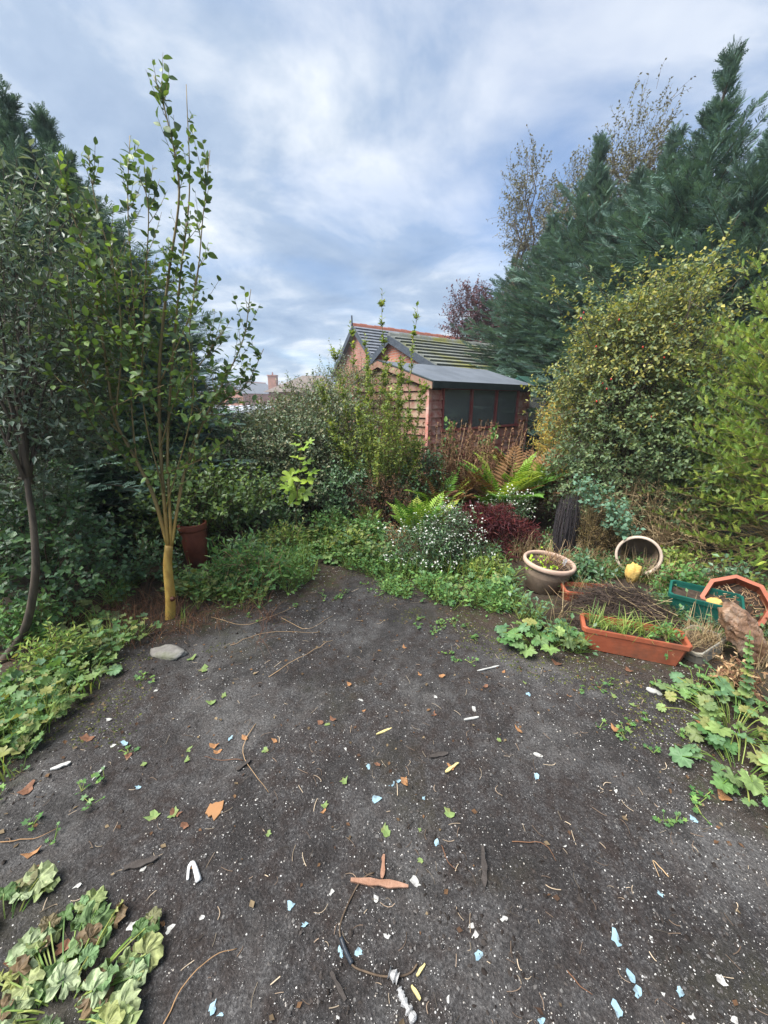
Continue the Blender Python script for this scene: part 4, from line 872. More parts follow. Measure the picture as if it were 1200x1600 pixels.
# ------------------------------------------------------------------ low growth round the clearing
KEEP = [(*G(848, 918)[:2], .27), (*G(845, 945)[:2], .2), (*G(985, 925)[:2], .22), (-1.7, 3.45, .24), (-1.62, 3.2, .24), (*G(985, 1000)[:2], .42), (*G(1130, 985)[:2], .22), (*G(230, 960)[:2], .3)]
def edge_band(n, x0, x1, y0, y1, d0, d1, thr=-9, nf=2.5, seed=0):
    o = []; tot = 0; it = 0
    while tot < n and it < 60:
        it += 1; Q = np.c_[U(x0, x1, n), U(y0, y1, n), np.zeros(n)]; d = -dist_edge(Q)+.15*vn(Q, 4, seed+2)
        ok = (d > d0) & (d < d1) & (vn(Q, nf, seed) > thr)
        for cx, cy, cr in KEEP: ok &= (Q[:, 0]-cx)**2+(Q[:, 1]-cy)**2 > cr*cr
        Q = Q[ok]; o.append(Q); tot += len(Q)
    Q = np.vstack(o)[:n]; Q[:, 2] = gh(Q); return Q
def rosettes(name, label, Q, tm, mat, nl, h, size, spreadr=.06, stalk='grass', flat=.5):
    """ground cover: leaves on short stalks round many crowns"""
    n = len(Q); b = B(); bl = B()
    a = U(0, 6.28, (n, nl)); r = spreadr*U(.3, 1.4, (n, nl)); hh = h*U(.35, 1.25, (n, nl))*(U(.6, 1.3, n)[:, None])
    P = Q[:, None]+np.stack([np.cos(a)*r, np.sin(a)*r, hh], -1); P = P.reshape(-1, 3); base = np.repeat(Q, nl, 0)
    mid = base*.5+P*.5+np.array([0, 0, .15])*np.repeat(np.ones(n), nl)[:, None]*h; PP = np.stack([base, mid, P], 1)
    b.tubes(PP[:, [0, 2]], np.linspace(.0016, .001, 2)); out = norm(P-base)*np.array([1, 1, .15])
    H = np.array([0, 0, 1.])+flat*.8*rdir(len(P))
    for k in range(3 if isinstance(tm, list) else 1):
        t_ = tm[k] if isinstance(tm, list) else tm; sl_ = slice(k, None, 3) if isinstance(tm, list) else slice(None)
        bl.scatter(t_, P[sl_], out[sl_]+.3*rdir(len(P[sl_])), H[sl_], size*U(.5, 1.35, len(P[sl_])))
    e = empty(name, (0, 0, 0), label, 'ground cover'); tag(b.obj('stalks', M[stalk], e), kind='stuff'); tag(bl.obj('foliage', mat, e, True), kind='stuff'); tag(e, kind='stuff')
    return e
def blades(name, label, Q, mat, nb_, L, cat='grass', w_=.004, e=None, lean=.8):
    n = len(Q)*nb_; P = np.repeat(Q, nb_, 0)+np.c_[rng.normal(size=(n, 2))*.025, np.zeros(n)]; a = U(0, 6.28, n); ln = U(.1, lean, n); l = L*U(.4, 1.3, n)
    t = np.linspace(0, 1, 5); dr = np.stack([np.cos(a), np.sin(a), 0*a], -1)
    C = P[:, None]+dr[:, None]*(l[:, None]*ln[:, None]*t**1.4)[..., None]+np.array([0, 0, 1.])*(l[:, None]*(t-.55*ln[:, None]*t**2.2))[..., None]
    sd = np.cross(dr, np.array([0, 0, 1.])); ww = (w_*U(.6, 1.3, n))[:, None]*(1-t**2*.95)
    v = np.stack([C-sd[:, None]*ww[..., None], C+sd[:, None]*ww[..., None]], 2).reshape(n, 10, 3); f = np.array([(2*i, 2*i+1, 2*i+3, 2*i+2) for i in range(4)])
    b = B(); b.raw(v.reshape(-1, 3), [(f[None]+(np.arange(n)*10)[:, None, None]).reshape(-1, 4)], np.repeat(rng.random(n), 10))
    o = b.obj(name, mat, e, True); 
    if e is None: tag(o, label, cat)
    return tag(o, kind='stuff')
GL3 = [lobed(7, .28, 2, .2, .5, 1, k) for k in range(3)]
rosettes('ground_elder', 'mixed low green ground cover along the left and back edge of the clearing', edge_band(330, -1.75, -.05, 2.75, 4.4, .06, 1.0, -.1, 4, 91), GL3, M['alchem_s'], 7, .16, .052, .10)
rosettes('ivy_ground_cover', 'small leaved green weeds among the ground cover', edge_band(620, -2.6, 1.3, 2.6, 4.6, .02, 1.0, -.1, 5, 92), OV, M['round'], 8, .12, .036, .07)
rosettes('left_weeds', 'green round leaved weeds in front of the curved stem', edge_band(210, -2.7, -1.55, 1.1, 2.6, .06, .8, -.2, 4, 93), GL3, M['alchem_s'], 7, .12, .05, .09)
rosettes('bright_weeds', 'bright green chickweed carpet between the asters and the clearing', edge_band(260, 0, 1.25, 2.6, 3.5, -.08, .45, -.1, 6, 94), OV, M['lime'] if False else M['round'], 8, .05, .026, .05)
rosettes('shade_weeds', 'dark green weeds between the planters and the golden conifer', edge_band(520, 1.0, 3.4, 2.1, 4.0, .12, 1.9, -.5, 3, 95), OV, M['dark'], 8, .13, .035, .08)
blades('rough_grass', 'rough grass blades among the weeds at the back', edge_band(110, -1.7, 1.1, 2.7, 4.3, .12, .8, .0, 4, 96), M['grass'], 7, .26)
blades('left_grass', 'thin grass and straw at the left edge of the clearing', edge_band(50, -2.3, -1.2, 1.2, 2.5, .0, .5, -.2, 4, 97), M['grass'], 7, .15)
blades('dry_grass', 'dry straw grass round the planters on the right', edge_band(230, 1.2, 3.3, 1.9, 3.9, .12, 1.5, -.1, 4, 98), M['straw'], 8, .3, w_=.0022)
blades('dead_stems', 'brown dead flattened stems round the foot of the yellow trunk', np.c_[rng.normal(size=(110, 2))*np.array([.38, .16])+YB[:2]+np.array([-.1, .02]), np.zeros(110)], M['deadred'], 10, .18, 'stems', w_=.0014, lean=1.75)
# moss cushions at the edge
b = B(); Q = edge_band(2200, -1.9, 1.7, 1.4, 3.3, -.3, .12, -.1, 6, 99)
b.scatter(chip(5, 9), Q, rdir(2200)*np.array([1, 1, .1]), np.array([0, 0, 1.])+.3*rdir(2200), np.c_[U(.004, .016, 2200), U(.004, .016, 2200), U(.006, .018, 2200)])
M['moss'] = leafmat('moss', [(.03, .04, .012), (.05, .06, .016), (.07, .065, .025)], .95, 0, .4, .1, 60); tag(b.obj('moss_tufts', M['moss']), 'small moss tufts where the clearing meets the weeds', 'moss', kind='stuff')

# lobed leaf plants, every leaf its own part
LOBM = {}
for key in ('alchem', 'bigleaf'):
    LOBM[key] = []
    for k in range(4): q = B(); q.raw(*crinkled(9 if key == 'alchem' else 7, .2 if key == 'alchem' else .14, 4, k, .06 if key == 'alchem' else .14), 0); LOBM[key].append(q.mesh('leaf', M[key], key == 'alchem'))
def leafplant(name, label, cat, px, py, n, rad, h, size, key='alchem', group=None, sq=1.0):
    c = G(px, py); e = empty(name, tuple(c), label, cat, group); st = B()
    for k in range(n):
        a = U(0, 6.28); r = rad*math.sqrt(U(.02, 1)); q = np.array([math.cos(a)*r, math.sin(a)*r*sq, h*U(.3, 1.15)*(1.1-.5*r/rad)])
        o = np.array([q[0]*.35, q[1]*.35, -.01]); st.tube(smoothpath([o, (o+q)/2+(0, 0, h*.25), q], 3), .0022, 4)
        d = norm(np.array([math.cos(a), math.sin(a), U(-.35, .1)])+.3*rdir(1)[0]); Hh = np.array([0, -.25, 1.])+(.75 if key == 'bigleaf' else .45)*rdir(1)[0]
        inst(LOBM[key][k % 4], 'leaf', e, frameM(q, d, Hh, size*U(.55, 1.25)))
    tag(st.obj('leaf_stalks', M['grass'], e), kind='stuff'); return e
leafplant('lady_mantle', 'pale green lobed leaf clump in front of the big round pot', 'plant', 765, 912, 34, .22, .16, .09)
leafplant('lady_mantle', 'lobed leaf clump spilling over the ground left of the long trough', 'plant', 845, 1005, 46, .28, .13, .095, sq=.6)
leafplant('lady_mantle', 'yellow green lobed leaves under the white asters', 'plant', 690, 925, 22, .22, .09, .085)
leafplant('mallow_plant', 'sprawling round lobed leaves at the right edge of the clearing', 'plant', 1150, 1135, 60, .32, .12, .085)
leafplant('mallow_plant', 'lower sprawl of grey green lobed leaves beside the orange dry leaf', 'plant', 1160, 1205, 34, .24, .09, .085)
leafplant('mallow_plant', 'small lobed plant at the corner of the long trough', 'plant', 1092, 1075, 16, .16, .12, .09)
leafplant('marrow_plant', 'wilting crinkled large leaves lying on the dark ground in the corner', 'plant', 95, 1575, 85, .235, .045, .075, 'bigleaf')
leafplant('marrow_plant', 'single broad crinkled green leaf beside the wilting plant', 'plant', 140, 1462, 1, .01, .03, .13, 'bigleaf')
leafplant('marrow_plant', 'grey green crinkled leaf plant at the left rim of the dark ground', 'plant', 5, 1455, 8, .12, .05, .1, 'bigleaf')
leafplant('left_mallow', 'lobed weed with pale leaves beside the blue plastic scrap', 'plant', 130, 1060, 18, .2, .06, .10)
leafplant('left_mallow', 'cluster of lobed weeds at the left margin below the curved stem', 'plant', 30, 1110, 34, .32, .12, .09)
leafplant('left_mallow', 'lobed weed patch between the curved stem and the yellow trunk', 'plant', 95, 985, 30, .35, .14, .09)
leafplant('back_mallow', 'lobed weed patch on the bank behind the yellow trunk', 'plant', 400, 885, 46, .45, .14, .10, sq=.6)
leafplant('back_mallow', 'lobed weed patch at the far tip of the clearing', 'plant', 510, 870, 36, .35, .13, .10, sq=.6)
leafplant('back_mallow', 'broad leaved weeds in front of the hollow under the bush', 'plant', 445, 850, 30, .4, .16, .10, sq=.6)
# tall single weed by the bag
e = empty('tall_weed', tuple(G(1165, 1105)), 'upright weed with paired leaves in front of the brown bag', 'weed'); w0 = np.array(e.location)
b = B(); P = smoothpath([(0, 0, -.02), V(1168, 1050, 1.66)-w0, V(1172, 985, 1.7)-w0], 6); b.tube(P, np.linspace(.005, .002, len(P)), 5); b.obj('stem', M['grass'], e, True)
for k in range(10): inst(LOBM['alchem'][k % 4], 'leaf', e, frameM(P[2+k], norm(np.array([math.cos(k*2.1), math.sin(k*2.1)-.2, .1])), np.array([0, -.3, 1.]), .075-.004*k))
# spray of narrow leaves lying behind the trunk
bush('willow_offcut', 'cut leafy branch lying against the yellow trunk', 'branch', (-1.35, 2.85), [((-1.15, 3.0, .22), (.42, .16, .13))], 90, .3, LAN, .07, 10, M['round'], M['dead'], 8, .006, .3, .2, -3, 3, 101, .2)

# ------------------------------------------------------------------ pots and planters
M['potbeige'] = plainmat('weathered_beige_pot', (.17, .125, .09), (.27, .2, .15), 7, .75, .25, 60, dirt=(.10, .085, .055))
M['rim'] = plainmat('pink_beige_rim', (.36, .25, .19), (.47, .34, .27), 9, .7, .15)
M['terra'] = plainmat('terracotta_plastic', (.23, .06, .03), (.35, .1, .05), 6, .55, .15, dirt=(.12, .055, .035))
M['greenpl'] = plainmat('dark_green_plastic', (.008, .07, .055), (.015, .11, .085), 8, .4, .05)
M['soil'] = plainmat('potting_soil', (.02, .014, .01), (.06, .042, .03), 30, .95, .6, 90)
M['rust'] = plainmat('rusty_clay', (.13, .035, .02), (.21, .06, .035), 9, .8, .3, dirt=(.07, .03, .02))
def roundpot(name, label, loc, rot, r, h, mat, rimm, fill=.82):
    e = empty(name, loc, label, 'pot'); e.rotation_euler = rot
    b = B(); b.lathe([(.001, 0), (r*.66, 0), (r*.7, .02*h), (r*.84, h*.55), (r*.86, h*.58), (r*.86, h*.62), (r*.9, h*.84), (r*.9, h*.86)], 40); b.lathe([(r*.82, h*.86), (r*.62, .04*h), (.001, .035*h)], 40); b.obj('body', mat, e, True)
    b = B(); pr = [(r*.88, h*.85), (r*.98, h*.85), (r*1.0, h*.9), (r*1.0, h*.97), (r*.97, h), (r*.9, h), (r*.87, h*.97), (r*.86, h*.86), (r*.88, h*.85)]; b.lathe(pr, 40); b.obj('rim', rimm, e, True)
    if fill:
        b = B(); n = 24; a = np.arange(n)*2*np.pi/n
        v = [(0, 0, h*fill+.02)]+[(math.cos(x)*r*.5, math.sin(x)*r*.5, h*fill+.012*math.sin(3*x)) for x in a]+[(math.cos(x)*r*.83, math.sin(x)*r*.83, h*fill-.01) for x in a]; i = np.arange(n)
        b.raw(v, [np.stack([0*i, i+1, (i+1) % n+1], -1), np.stack([i+1, i+1+n, (i+1) % n+1+n, (i+1) % n+1], -1)]); b.obj('soil', M['soil'], e, True)
    return e
pp = G(848, 918); roundpot('round_pot', 'weathered beige round pot with pinkish rim and dead stems', tuple(pp), (R(3), R(5), 0), .21, .26, M['potbeige'], M['rim'])
e = empty('dead_pot_plant', (pp[0], pp[1], .215), 'dry brown stems in the beige round pot', 'plant')
b = B(); n = 90; a = U(0, 6.28, n); t = np.linspace(0, 1, 4); Dr = np.stack([np.cos(a)*.6+.25, np.sin(a)*.6, U(.3, 1, n)], -1); b0 = np.c_[rng.normal(size=(n, 2))*.06+np.array([.03, 0]), np.zeros(n)]
PP = b0[:, None]+Dr[:, None]*(U(.06, .2, n)[:, None]*t)[..., None]+rdir(n)[:, None]*(.03*t**2)[:, None]; b.tubes(PP, .0016); tag(b.obj('stems', M['dead'], e), kind='stuff')
b = B(); leaves_on(b, PP[:24]+np.array([-.1, -.02, -.03]), ROUND, 5, .025); tag(b.obj('foliage', M['lime'], e), kind='stuff')
M['white'] = plainmat('white_plastic', (.62, .63, .63), (.74, .74, .73), 30, .5, .1)
b = B(); b.raw(np.array([(0, 0, 0), (.012, 0, 0), (.03, .004, .045), (.014, .004, .06), (-.012, .003, .05), (-.016, 0, .02)]), [[(0, 1, 2, 3), (0, 3, 4, 5)]]); o = b.obj('plant_tag', M['white']); md = o.modifiers.new('thick', 'SOLIDIFY'); md.thickness = .0015
o.location = (pp[0]+.10, pp[1]-.1, .25); o.rotation_euler = (0, R(15), .3); tag(o, 'small white plastic plant tag stuck in the beige pot', 'plant tag')
tp = V(990, 868, 3.2); roundpot('tipped_pot', 'beige pot lying on its side with its open mouth showing', (tp[0]+.16, tp[1]+.2, .19), (R(84), 0, R(-31)), .18, .28, M['potbeige'], plainmat('pale_rim', (.45, .35, .28), (.58, .47, .39), 9, .7, .15), 0)
bush('pot_sprig', 'sprigs of green weed growing out of the tipped pot', 'weed', (tp[0]+.03, tp[1]), [((tp[0]+.05, tp[1]-.04, .1), (.13, .06, .09))], 26, .11, OV, .03, 7, M['round'], M['dead'], 10, .003, .7, .1, -3, 3, 111)
pp2 = np.array([*V(303, 838, 3.45)[:2], 0.]); roundpot('rusty_pot', 'tall rust red clay pot in the shade behind the young tree', tuple(pp2), (0, 0, 0), .128, .44, M['rust'], M['rust'])
bush('pot_plant', 'yellow green leaves spilling from the rusty pot', 'plant', tuple(pp2[:2]), [((pp2[0], pp2[1], .5), (.13, .12, .07))], 22, .12, OV, .045, 6, M['young'], M['twig'], 8, .004, .5, .1, -3, 3, 112, zmin=.42)
def trough(name, label, loc, rz, L, Wd, h, mat, tilt=(0, 0), soil=True, cat='planter'):
    e = empty(name, loc, label, cat); e.rotation_euler = (tilt[0], tilt[1], rz)
    def ring(s, z, ins=0): l = L/2*s-ins; w_ = Wd/2*s-ins*1; c = .02; return [(-l+c, -w_, z), (l-c, -w_, z), (l, -w_+c, z), (l, w_-c, z), (l-c, w_, z), (-l+c, w_, z), (-l, w_-c, z), (-l, -w_+c, z)]
    b = B(); rs = [ring(.86, 0), ring(.95, h*.8), ring(.95, h*.82)]; rs2 = [ring(.95, h*.84, .006), ring(.86, .008, .006)]
    def loft(b, rs):
        v = np.vstack(rs); f = []
        for k in range(len(rs)-1):
            for i in range(8): f.append((k*8+i, k*8+(i+1) % 8, (k+1)*8+(i+1) % 8, (k+1)*8+i))
        b.raw(v, [f])
    loft(b, rs); loft(b, rs2); b.raw(ring(.86, 0), [[tuple(range(8))[::-1]]]); b.obj('body', mat, e)
    b = B(); loft(b, [ring(.95, h*.8), ring(1.0, h*.8), ring(1.0, h*.97), ring(.98, h), ring(.93, h), ring(.92, h*.97), ring(.92, h*.84), ring(.95, h*.8)]); b.obj('rim', mat, e)
    if soil: b = B(); b.raw(ring(.93, h*.72), [[tuple(range(8))]]); b.obj('soil', M['soil'], e)
    return e
def midpt(a, b_): return (a+b_)/2
A_, C_ = G(912, 1012), G(1066, 1043); u = norm(C_-A_); nrm = np.array([-u[1], u[0], 0]); Lt = np.linalg.norm(C_-A_)
ct = midpt(A_, C_)+nrm*.085; rzt = math.atan2(u[1], u[0])
trough('long_trough', 'long terracotta plastic trough with grass sprouting from its soil', tuple(ct), rzt, Lt*1.1, .2, .155, M['terra'])
e = empty('trough_grass', (ct[0], ct[1], .11), 'bright grass tufts growing in the long terracotta trough', 'grass')
Q = np.array([u*d+nrm*s for d, s in ((-.17, 0), (-.1, .02), (-.06, -.02), (.02, .02), (.06, 0), (.16, .03), (-.2, .03))]); blades('blades', '', Q, M['grass'], 26, .17, e=e, w_=.003, lean=1.3)
bush('trough_weed', 'small leafy weeds in the right end of the long trough', 'weed', tuple(ct[:2]), [(ct+u*.19+np.array([0, 0, .16]), (.1, .06, .05))], 26, .1, OV, .03, 6, M['round'], M['olive'], 6, .002, .5, .1, -3, 3, 113, zmin=.1)
c2 = G(905, 952); trough('small_trough', 'small terracotta trough half buried by the heap of dead stems', (c2[0]+.12, c2[1]+.1, 0), -.15, .42, .18, .13, M['terra'])
c3 = G(1105, 985); trough('green_trough', 'dark green plastic trough beside the brown bag', (c3[0]+.05, c3[1]+.14, .05), R(-38), .42, .22, .17, M['greenpl'], (R(8), 0))
# hexagonal terracotta planter lying tilted
hx = V(1172, 950, 2.42); e = empty('angular_planter', (hx[0]-.02, hx[1]+.1, .06), 'angular terracotta planter tipped on its side with roots inside', 'planter'); e.rotation_euler = (R(50), R(10), R(-52))
def ngon(r, z, n=8): a = (np.arange(n)+.5)*2*np.pi/n; return np.stack([np.cos(a)*r, np.sin(a)*r, np.full(n, z)], -1)
def loftn(b, rs):
    n = len(rs[0]); f = [(k*n+i, k*n+(i+1) % n, (k+1)*n+(i+1) % n, (k+1)*n+i) for k in range(len(rs)-1) for i in range(n)]; b.raw(np.vstack(rs), [f])
b = B(); loftn(b, [ngon(.001, 0), ngon(.135, 0), ngon(.175, .2)]); loftn(b, [ngon(.168, .2), ngon(.128, .01), ngon(.001, .01)]); b.obj('body', M['terra'], e)
b = B(); loftn(b, [ngon(.17, .19), ngon(.192, .19), ngon(.195, .235), ngon(.168, .238), ngon(.165, .19)]); b.obj('rim', M['terra'], e)
b = B(); loftn(b, [ngon(.001, .17), ngon(.165, .15)]); b.obj('soil', M['soil'], e)
b = B(); n = 120; a = U(0, 6.28, n); rr = U(.02, .15, n); t = np.linspace(0, 1, 5); PP = np.stack([np.cos(a)*rr, np.sin(a)*rr, .165+U(0, .02, n)], -1)[:, None]+(rdir(n)*np.array([1, 1, .25]))[:, None]*(U(.03, .09, n)[:, None]*(t-.5))[..., None]+rdir(n)[:, None]*(.05*(t-.5)**2)[None, :, None]; b.tubes(PP, .0018); tag(b.obj('roots', M['dead'], e), kind='stuff')
# clear tray with white lip
c4 = G(1100, 1035); e = trough('plastic_tray', 'dirty translucent seed tray with a white lip full of dry straw', (c4[0]+.03, c4[1]+.1, .0), R(25), .3, .2, .1, plainmat('milky_plastic', (.2, .19, .16), (.3, .29, .25), 8, .4, .1), (R(-6), R(-8)))
blades('straw', '', np.c_[rng.normal(size=(26, 2))*np.array([.09, .05]), np.full(26, .07)], M['straw'], 12, .13, e=e, w_=.0014, lean=1.4)
# brown bag: crumpled sack
cb = V(1172, 1000, 2.02); n1, n2 = 34, 40; e_ = B(); vv = []
for i_ in range(n1):
    t = i_/(n1-1)
    for j_ in range(n2):
        a = j_/n2*2*math.pi; r = (.09*math.sin(math.pi*(.1+.82*t))**.5+.012)*(1+.2*abs(math.sin(2*a+4*t))-.22*abs(math.sin(3.5*a-8*t+1))+.12*abs(math.sin(5*a+17*t))-.08*abs(math.sin(9*a-23*t)))
        vv.append((math.cos(a)*r*.85, math.sin(a)*r*.55, t*.42+.012*math.sin(5*a+3*t)))
ii = np.arange(n1-1)[:, None]*n2; jj = np.arange(n2)[None]; e_.raw(vv, [np.stack([ii+jj, ii+(jj+1) % n2, ii+n2+(jj+1) % n2, ii+n2+jj], -1).reshape(-1, 4)]); e_.f.append(np.array([list(range(n2))[::-1]])); e_.f.append(np.array([list(range((n1-1)*n2, n1*n2))]))
o = e_.obj('brown_sack', plainmat('crumpled_sack', (.09, .045, .025), (.3, .18, .11), 14, .3, .7, 28, spec=.6, dirt=(.45, .36, .28)), None); o.location = (cb[0]+.08, cb[1]-.02, .03); o.rotation_euler = (R(-18), R(-34), R(20)); tag(o, 'crumpled brown plastic compost sack leaning on the planters', 'sack')
# yellow foam lump
def lump(name, label, cat, loc, s, mat, seed=0, rot=0, flat=.1):
    r = np.random.default_rng(seed); n1, n2 = 12, 18; vv = []
    for i_ in range(n1):
        th = math.pi*(i_+.02)/(n1-.96)
        for j_ in range(n2): a = j_/n2*2*math.pi; d = np.array([math.sin(th)*math.cos(a), math.sin(th)*math.sin(a), math.cos(th)]); k = 1+.22*float(vn(d[None]*2, 1.5, seed)[0])+.14*float(vn(d[None]*5, 2, seed+1)[0]); vv.append(d*k*np.array(s))
    b = B(); ii = np.arange(n1-1)[:, None]*n2; jj = np.arange(n2)[None]; b.raw(vv, [np.stack([ii+jj, ii+n2+jj, ii+n2+(jj+1) % n2, ii+(jj+1) % n2], -1).reshape(-1, 4)])
    o = b.obj(name, mat, None, True); o.location = loc; o.rotation_euler = (0, 0, rot); return tag(o, label, cat)
M['foam'] = plainmat('yellow_foam', (.5, .3, .07), (.66, .46, .16), 14, .95, .7, 60)
yf = V(986, 912, 2.95); lump('foam_lump', 'torn yellow foam lump on the heap in front of the tipped pot', 'foam', (yf[0], yf[1], .15), (.055, .04, .085), M['foam'], 5)
b2 = V(1122, 955, 2.4); lump('foam_scrap', 'small yellow foam scrap inside the green trough', 'foam', (b2[0]-.02, b2[1]+.02, .18), (.05, .035, .03), M['foam'], 6)
M['stone'] = plainmat('grey_stone', (.14, .13, .12), (.26, .25, .23), 14, .9, .5, 60, dirt=(.1, .11, .06)); st_ = G(262, 1020)
lump('flat_stone', 'flat grey mossy stone lying below the yellow trunk', 'stone', (st_[0], st_[1], .002), (.11, .06, .026), M['stone'], 7, -.2)
# heap of dead stems
M['darkroot'] = leafmat('dark_root', [(.025, .018, .014), (.05, .035, .028), (.08, .055, .042)], .85, 0, .2, gain=1); hp = G(985, 985); e = empty('stem_heap', (hp[0], hp[1]+.15, 0), 'heap of dark brown dead stems and roots behind the long trough', 'heap')
b = B(); n = 30; gxx, gyy = np.meshgrid(np.linspace(-1, 1, n), np.linspace(-1, 1, n)); rr = np.sqrt(gxx**2+gyy**2); zz_ = np.maximum(0, 1-rr**2)**1.2*.2; zz_ += (zz_ > 0)*.02*vn(np.c_[gxx.ravel()*4, gyy.ravel()*4, 0*gyy.ravel()], 2, 5).reshape(n, n)
i = np.arange(n-1)[:, None]*n; j = np.arange(n-1)[None]; b.raw(np.stack([gxx*.42, gyy*.34, zz_-.012], -1).reshape(-1, 3), [np.stack([i+j, i+j+1, i+n+j+1, i+n+j], -1).reshape(-1, 4)]); b.obj('mound', M['soil'], e, True)
for nm, k, rad, mt, ll in (('root_mat', 1500, .0014, 'darkroot', .2), ('pale_stems', 70, .0019, 'straw', .34)):
    a = U(0, 6.28, k); r = np.sqrt(U(0, 1, k)); x = np.cos(a)*r*.38; y = np.sin(a)*r*.3; z = np.maximum(0, 1-r**2)**1.2*.2+.005; th = U(0, 6.28, k); t = np.linspace(-.5, .5, 6); l = ll*U(.4, 1.3, k)
    PP = np.stack([x, y, z], -1)[:, None]+np.stack([np.cos(th), np.sin(th), U(-.15, .45, k)], -1)[:, None]*(l[:, None]*t)[..., None]+rdir(k)[:, None]*(l[:, None]*.5*(t**2))[..., None]+np.array([0, 0, .02]); PP[..., 2] = np.maximum(PP[..., 2], .008)
    b = B(); b.tubes(PP, rad); tag(b.obj(nm, M[mt], e), kind='stuff')
# dark bundle of stems
db = G(878, 872); e = empty('stem_bundle', (db[0], db[1], 0), 'upright dark bundle of bare blackish stems behind the round pot', 'shrub')
n = 260; a = U(0, 6.28, n); r = np.sqrt(U(0, 1, n)); t = np.linspace(0, 1, 6); tw = U(-.3, .3, n)
rad_ = (.07+.05*np.sin(t*math.pi*.8))[None]*r[:, None]; PP = np.stack([np.cos(a[:, None]+tw[:, None]*t)*rad_, np.sin(a[:, None]+tw[:, None]*t)*rad_, U(.45, .68, n)[:, None]*t-.01], -1)
b = B(); b.tubes(PP, np.linspace(.003, .0016, 6)); M['blackstem'] = leafmat('black_stem', [(.02, .018, .022), (.035, .032, .038), (.05, .04, .04)], .8, 0, .2, gain=1); tag(b.obj('stems', M['blackstem'], e), kind='stuff')
b = B(); leaves_on(b, PP[:120], LAN, 6, .03, .5); tag(b.obj('needles', M['blackstem'], e), kind='stuff')
bush('brown_heather', 'brown heather like shrub between the dark bundle and the tipped pot', 'shrub', (2.08, 3.55), [((2.08, 3.55, .25), (.2, .18, .28))], 420, .16, LAN, .03, 9, leafmat('olive_brown', [(.09, .07, .025), (.13, .085, .035), (.07, .055, .025)], .7, .2), M['twig'], 12, .004, 1.2, .3, -2, 3, 114)
# grey post in the hollow
pg = G(416, 838); o = B().box((-.035, -.035, -.05), (.035, .035, .42)).obj('timber_post', plainmat('grey_timber', (.1, .1, .095), (.18, .18, .17), 12, .85, .3)); o.location = (pg[0], pg[1], 0); o.rotation_euler = (0, R(4), .4); tag(o, 'short grey timber post in the dark hollow under the bush', 'post')
bv = o.modifiers.new('bevel', 'BEVEL'); bv.width = .006

# ------------------------------------------------------------------ litter on the clearing
def flake(seed, n=7, curl=.12, asp=1.0, round_=False):
    r = np.random.default_rng(seed); a = np.arange(n)*2*np.pi/n+r.uniform(-.25, .25, n); rr = r.uniform(.2, .56, n) if not round_ else np.full(n, .5)
    x = np.cos(a)*rr; y = np.sin(a)*rr*asp; z = curl*(x*x*2-.2*y)+.02
    b = B(); v = np.vstack([[(0, 0, .015)], np.stack([x, y, z], -1)]); v2 = v-np.array([0, 0, .012]); i = np.arange(n)
    b.raw(np.vstack([v, v2]), [np.stack([0*i, i+1, (i+1) % n+1], -1), np.stack([0*i+n+1, (i+1) % n+n+2, i+n+2], -1), np.stack([i+1, i+n+2, (i+1) % n+n+2, (i+1) % n+1], -1)]); return b
MARKS = [((592, 1380), 'the reddish lath'), ((303, 1365), 'the white hook'), ((336, 1268), 'the square wood chip'), ((620, 1540), 'the clear plastic strip'), ((765, 1044), 'the white stick by the trough'), ((262, 1020), 'the flat stone'), ((150, 1500), 'the wilting crinkled plant'), ((1140, 1180), 'the sprawling lobed leaves'), ((385, 1200), 'the dark strip of wood'), ((686, 1181), 'the charred stick'), ((222, 1350), 'the dark batten'), ((150, 1212), 'the crumpled white strip'), ((980, 1040), 'the long trough'), ((756, 1360), 'the dark rotten stick'), ((737, 1122), 'the pale split twig')]
def where(c):
    d = [np.linalg.norm(c-G(*m_[0])) for m_ in MARKS]; k = int(np.argmin(d)); return 'near '+MARKS[k][1] if d[k] < .3 else 'on open ground'
def litter(name, pts, mat, label, cat, group, asp=1.0, curl=.12, n=7, lab2=None):
    for k, (px, py, s) in enumerate(pts):
        c = G(px, py); dep = np.linalg.norm(c-np.array([0, 0, CAMZ])); size = s/FPX*dep*.85
        o = flake(k*7+len(name), n+3, curl, asp).obj(name, mat); z = float(gh(c[None])[0])
        o.location = (c[0], c[1], z+.002); o.scale = (size, size, size*.8); o.rotation_euler = (U(-.15, .15), U(-.15, .15), U(0, 6.28)); tag(o, label.replace(' on the dark ground', '').replace(' on the ground', '')+' '+where(c), cat, group)
M['blue'] = plainmat('pale_blue_paint', (.17, .29, .37), (.3, .43, .49), 3, .7, .3, dirt=(.06, .07, .08)); M['dryleaf'] = plainmat('dry_orange_leaf', (.2, .09, .04), (.42, .23, .1), 2.5, .75, .4, 8, dirt=(.12, .06, .035))
M['whitef'] = plainmat('white_fragment', (.3, .3, .28), (.52, .52, .5), 3, .7, .3, dirt=(.13, .12, .115)); M['brownleaf'] = plainmat('dark_dry_leaf', (.1, .045, .025), (.2, .1, .06), 2.5, .8, .4, 8)
M['greenbit'] = plainmat('green_leaf_scrap', (.1, .16, .05), (.2, .27, .09), 2.5, .6, .3, 8, dirt=(.12, .11, .04)); M['wood'] = plainmat('splintered_wood', (.2, .1, .06), (.34, .2, .14), 20, .85, .5); M['dwood'] = plainmat('dark_wood', (.03, .025, .022), (.07, .06, .055), 20, .85, .5); M['yellowst'] = plainmat('yellow_straw', (.45, .36, .14), (.58, .5, .25), 12, .7, .2)
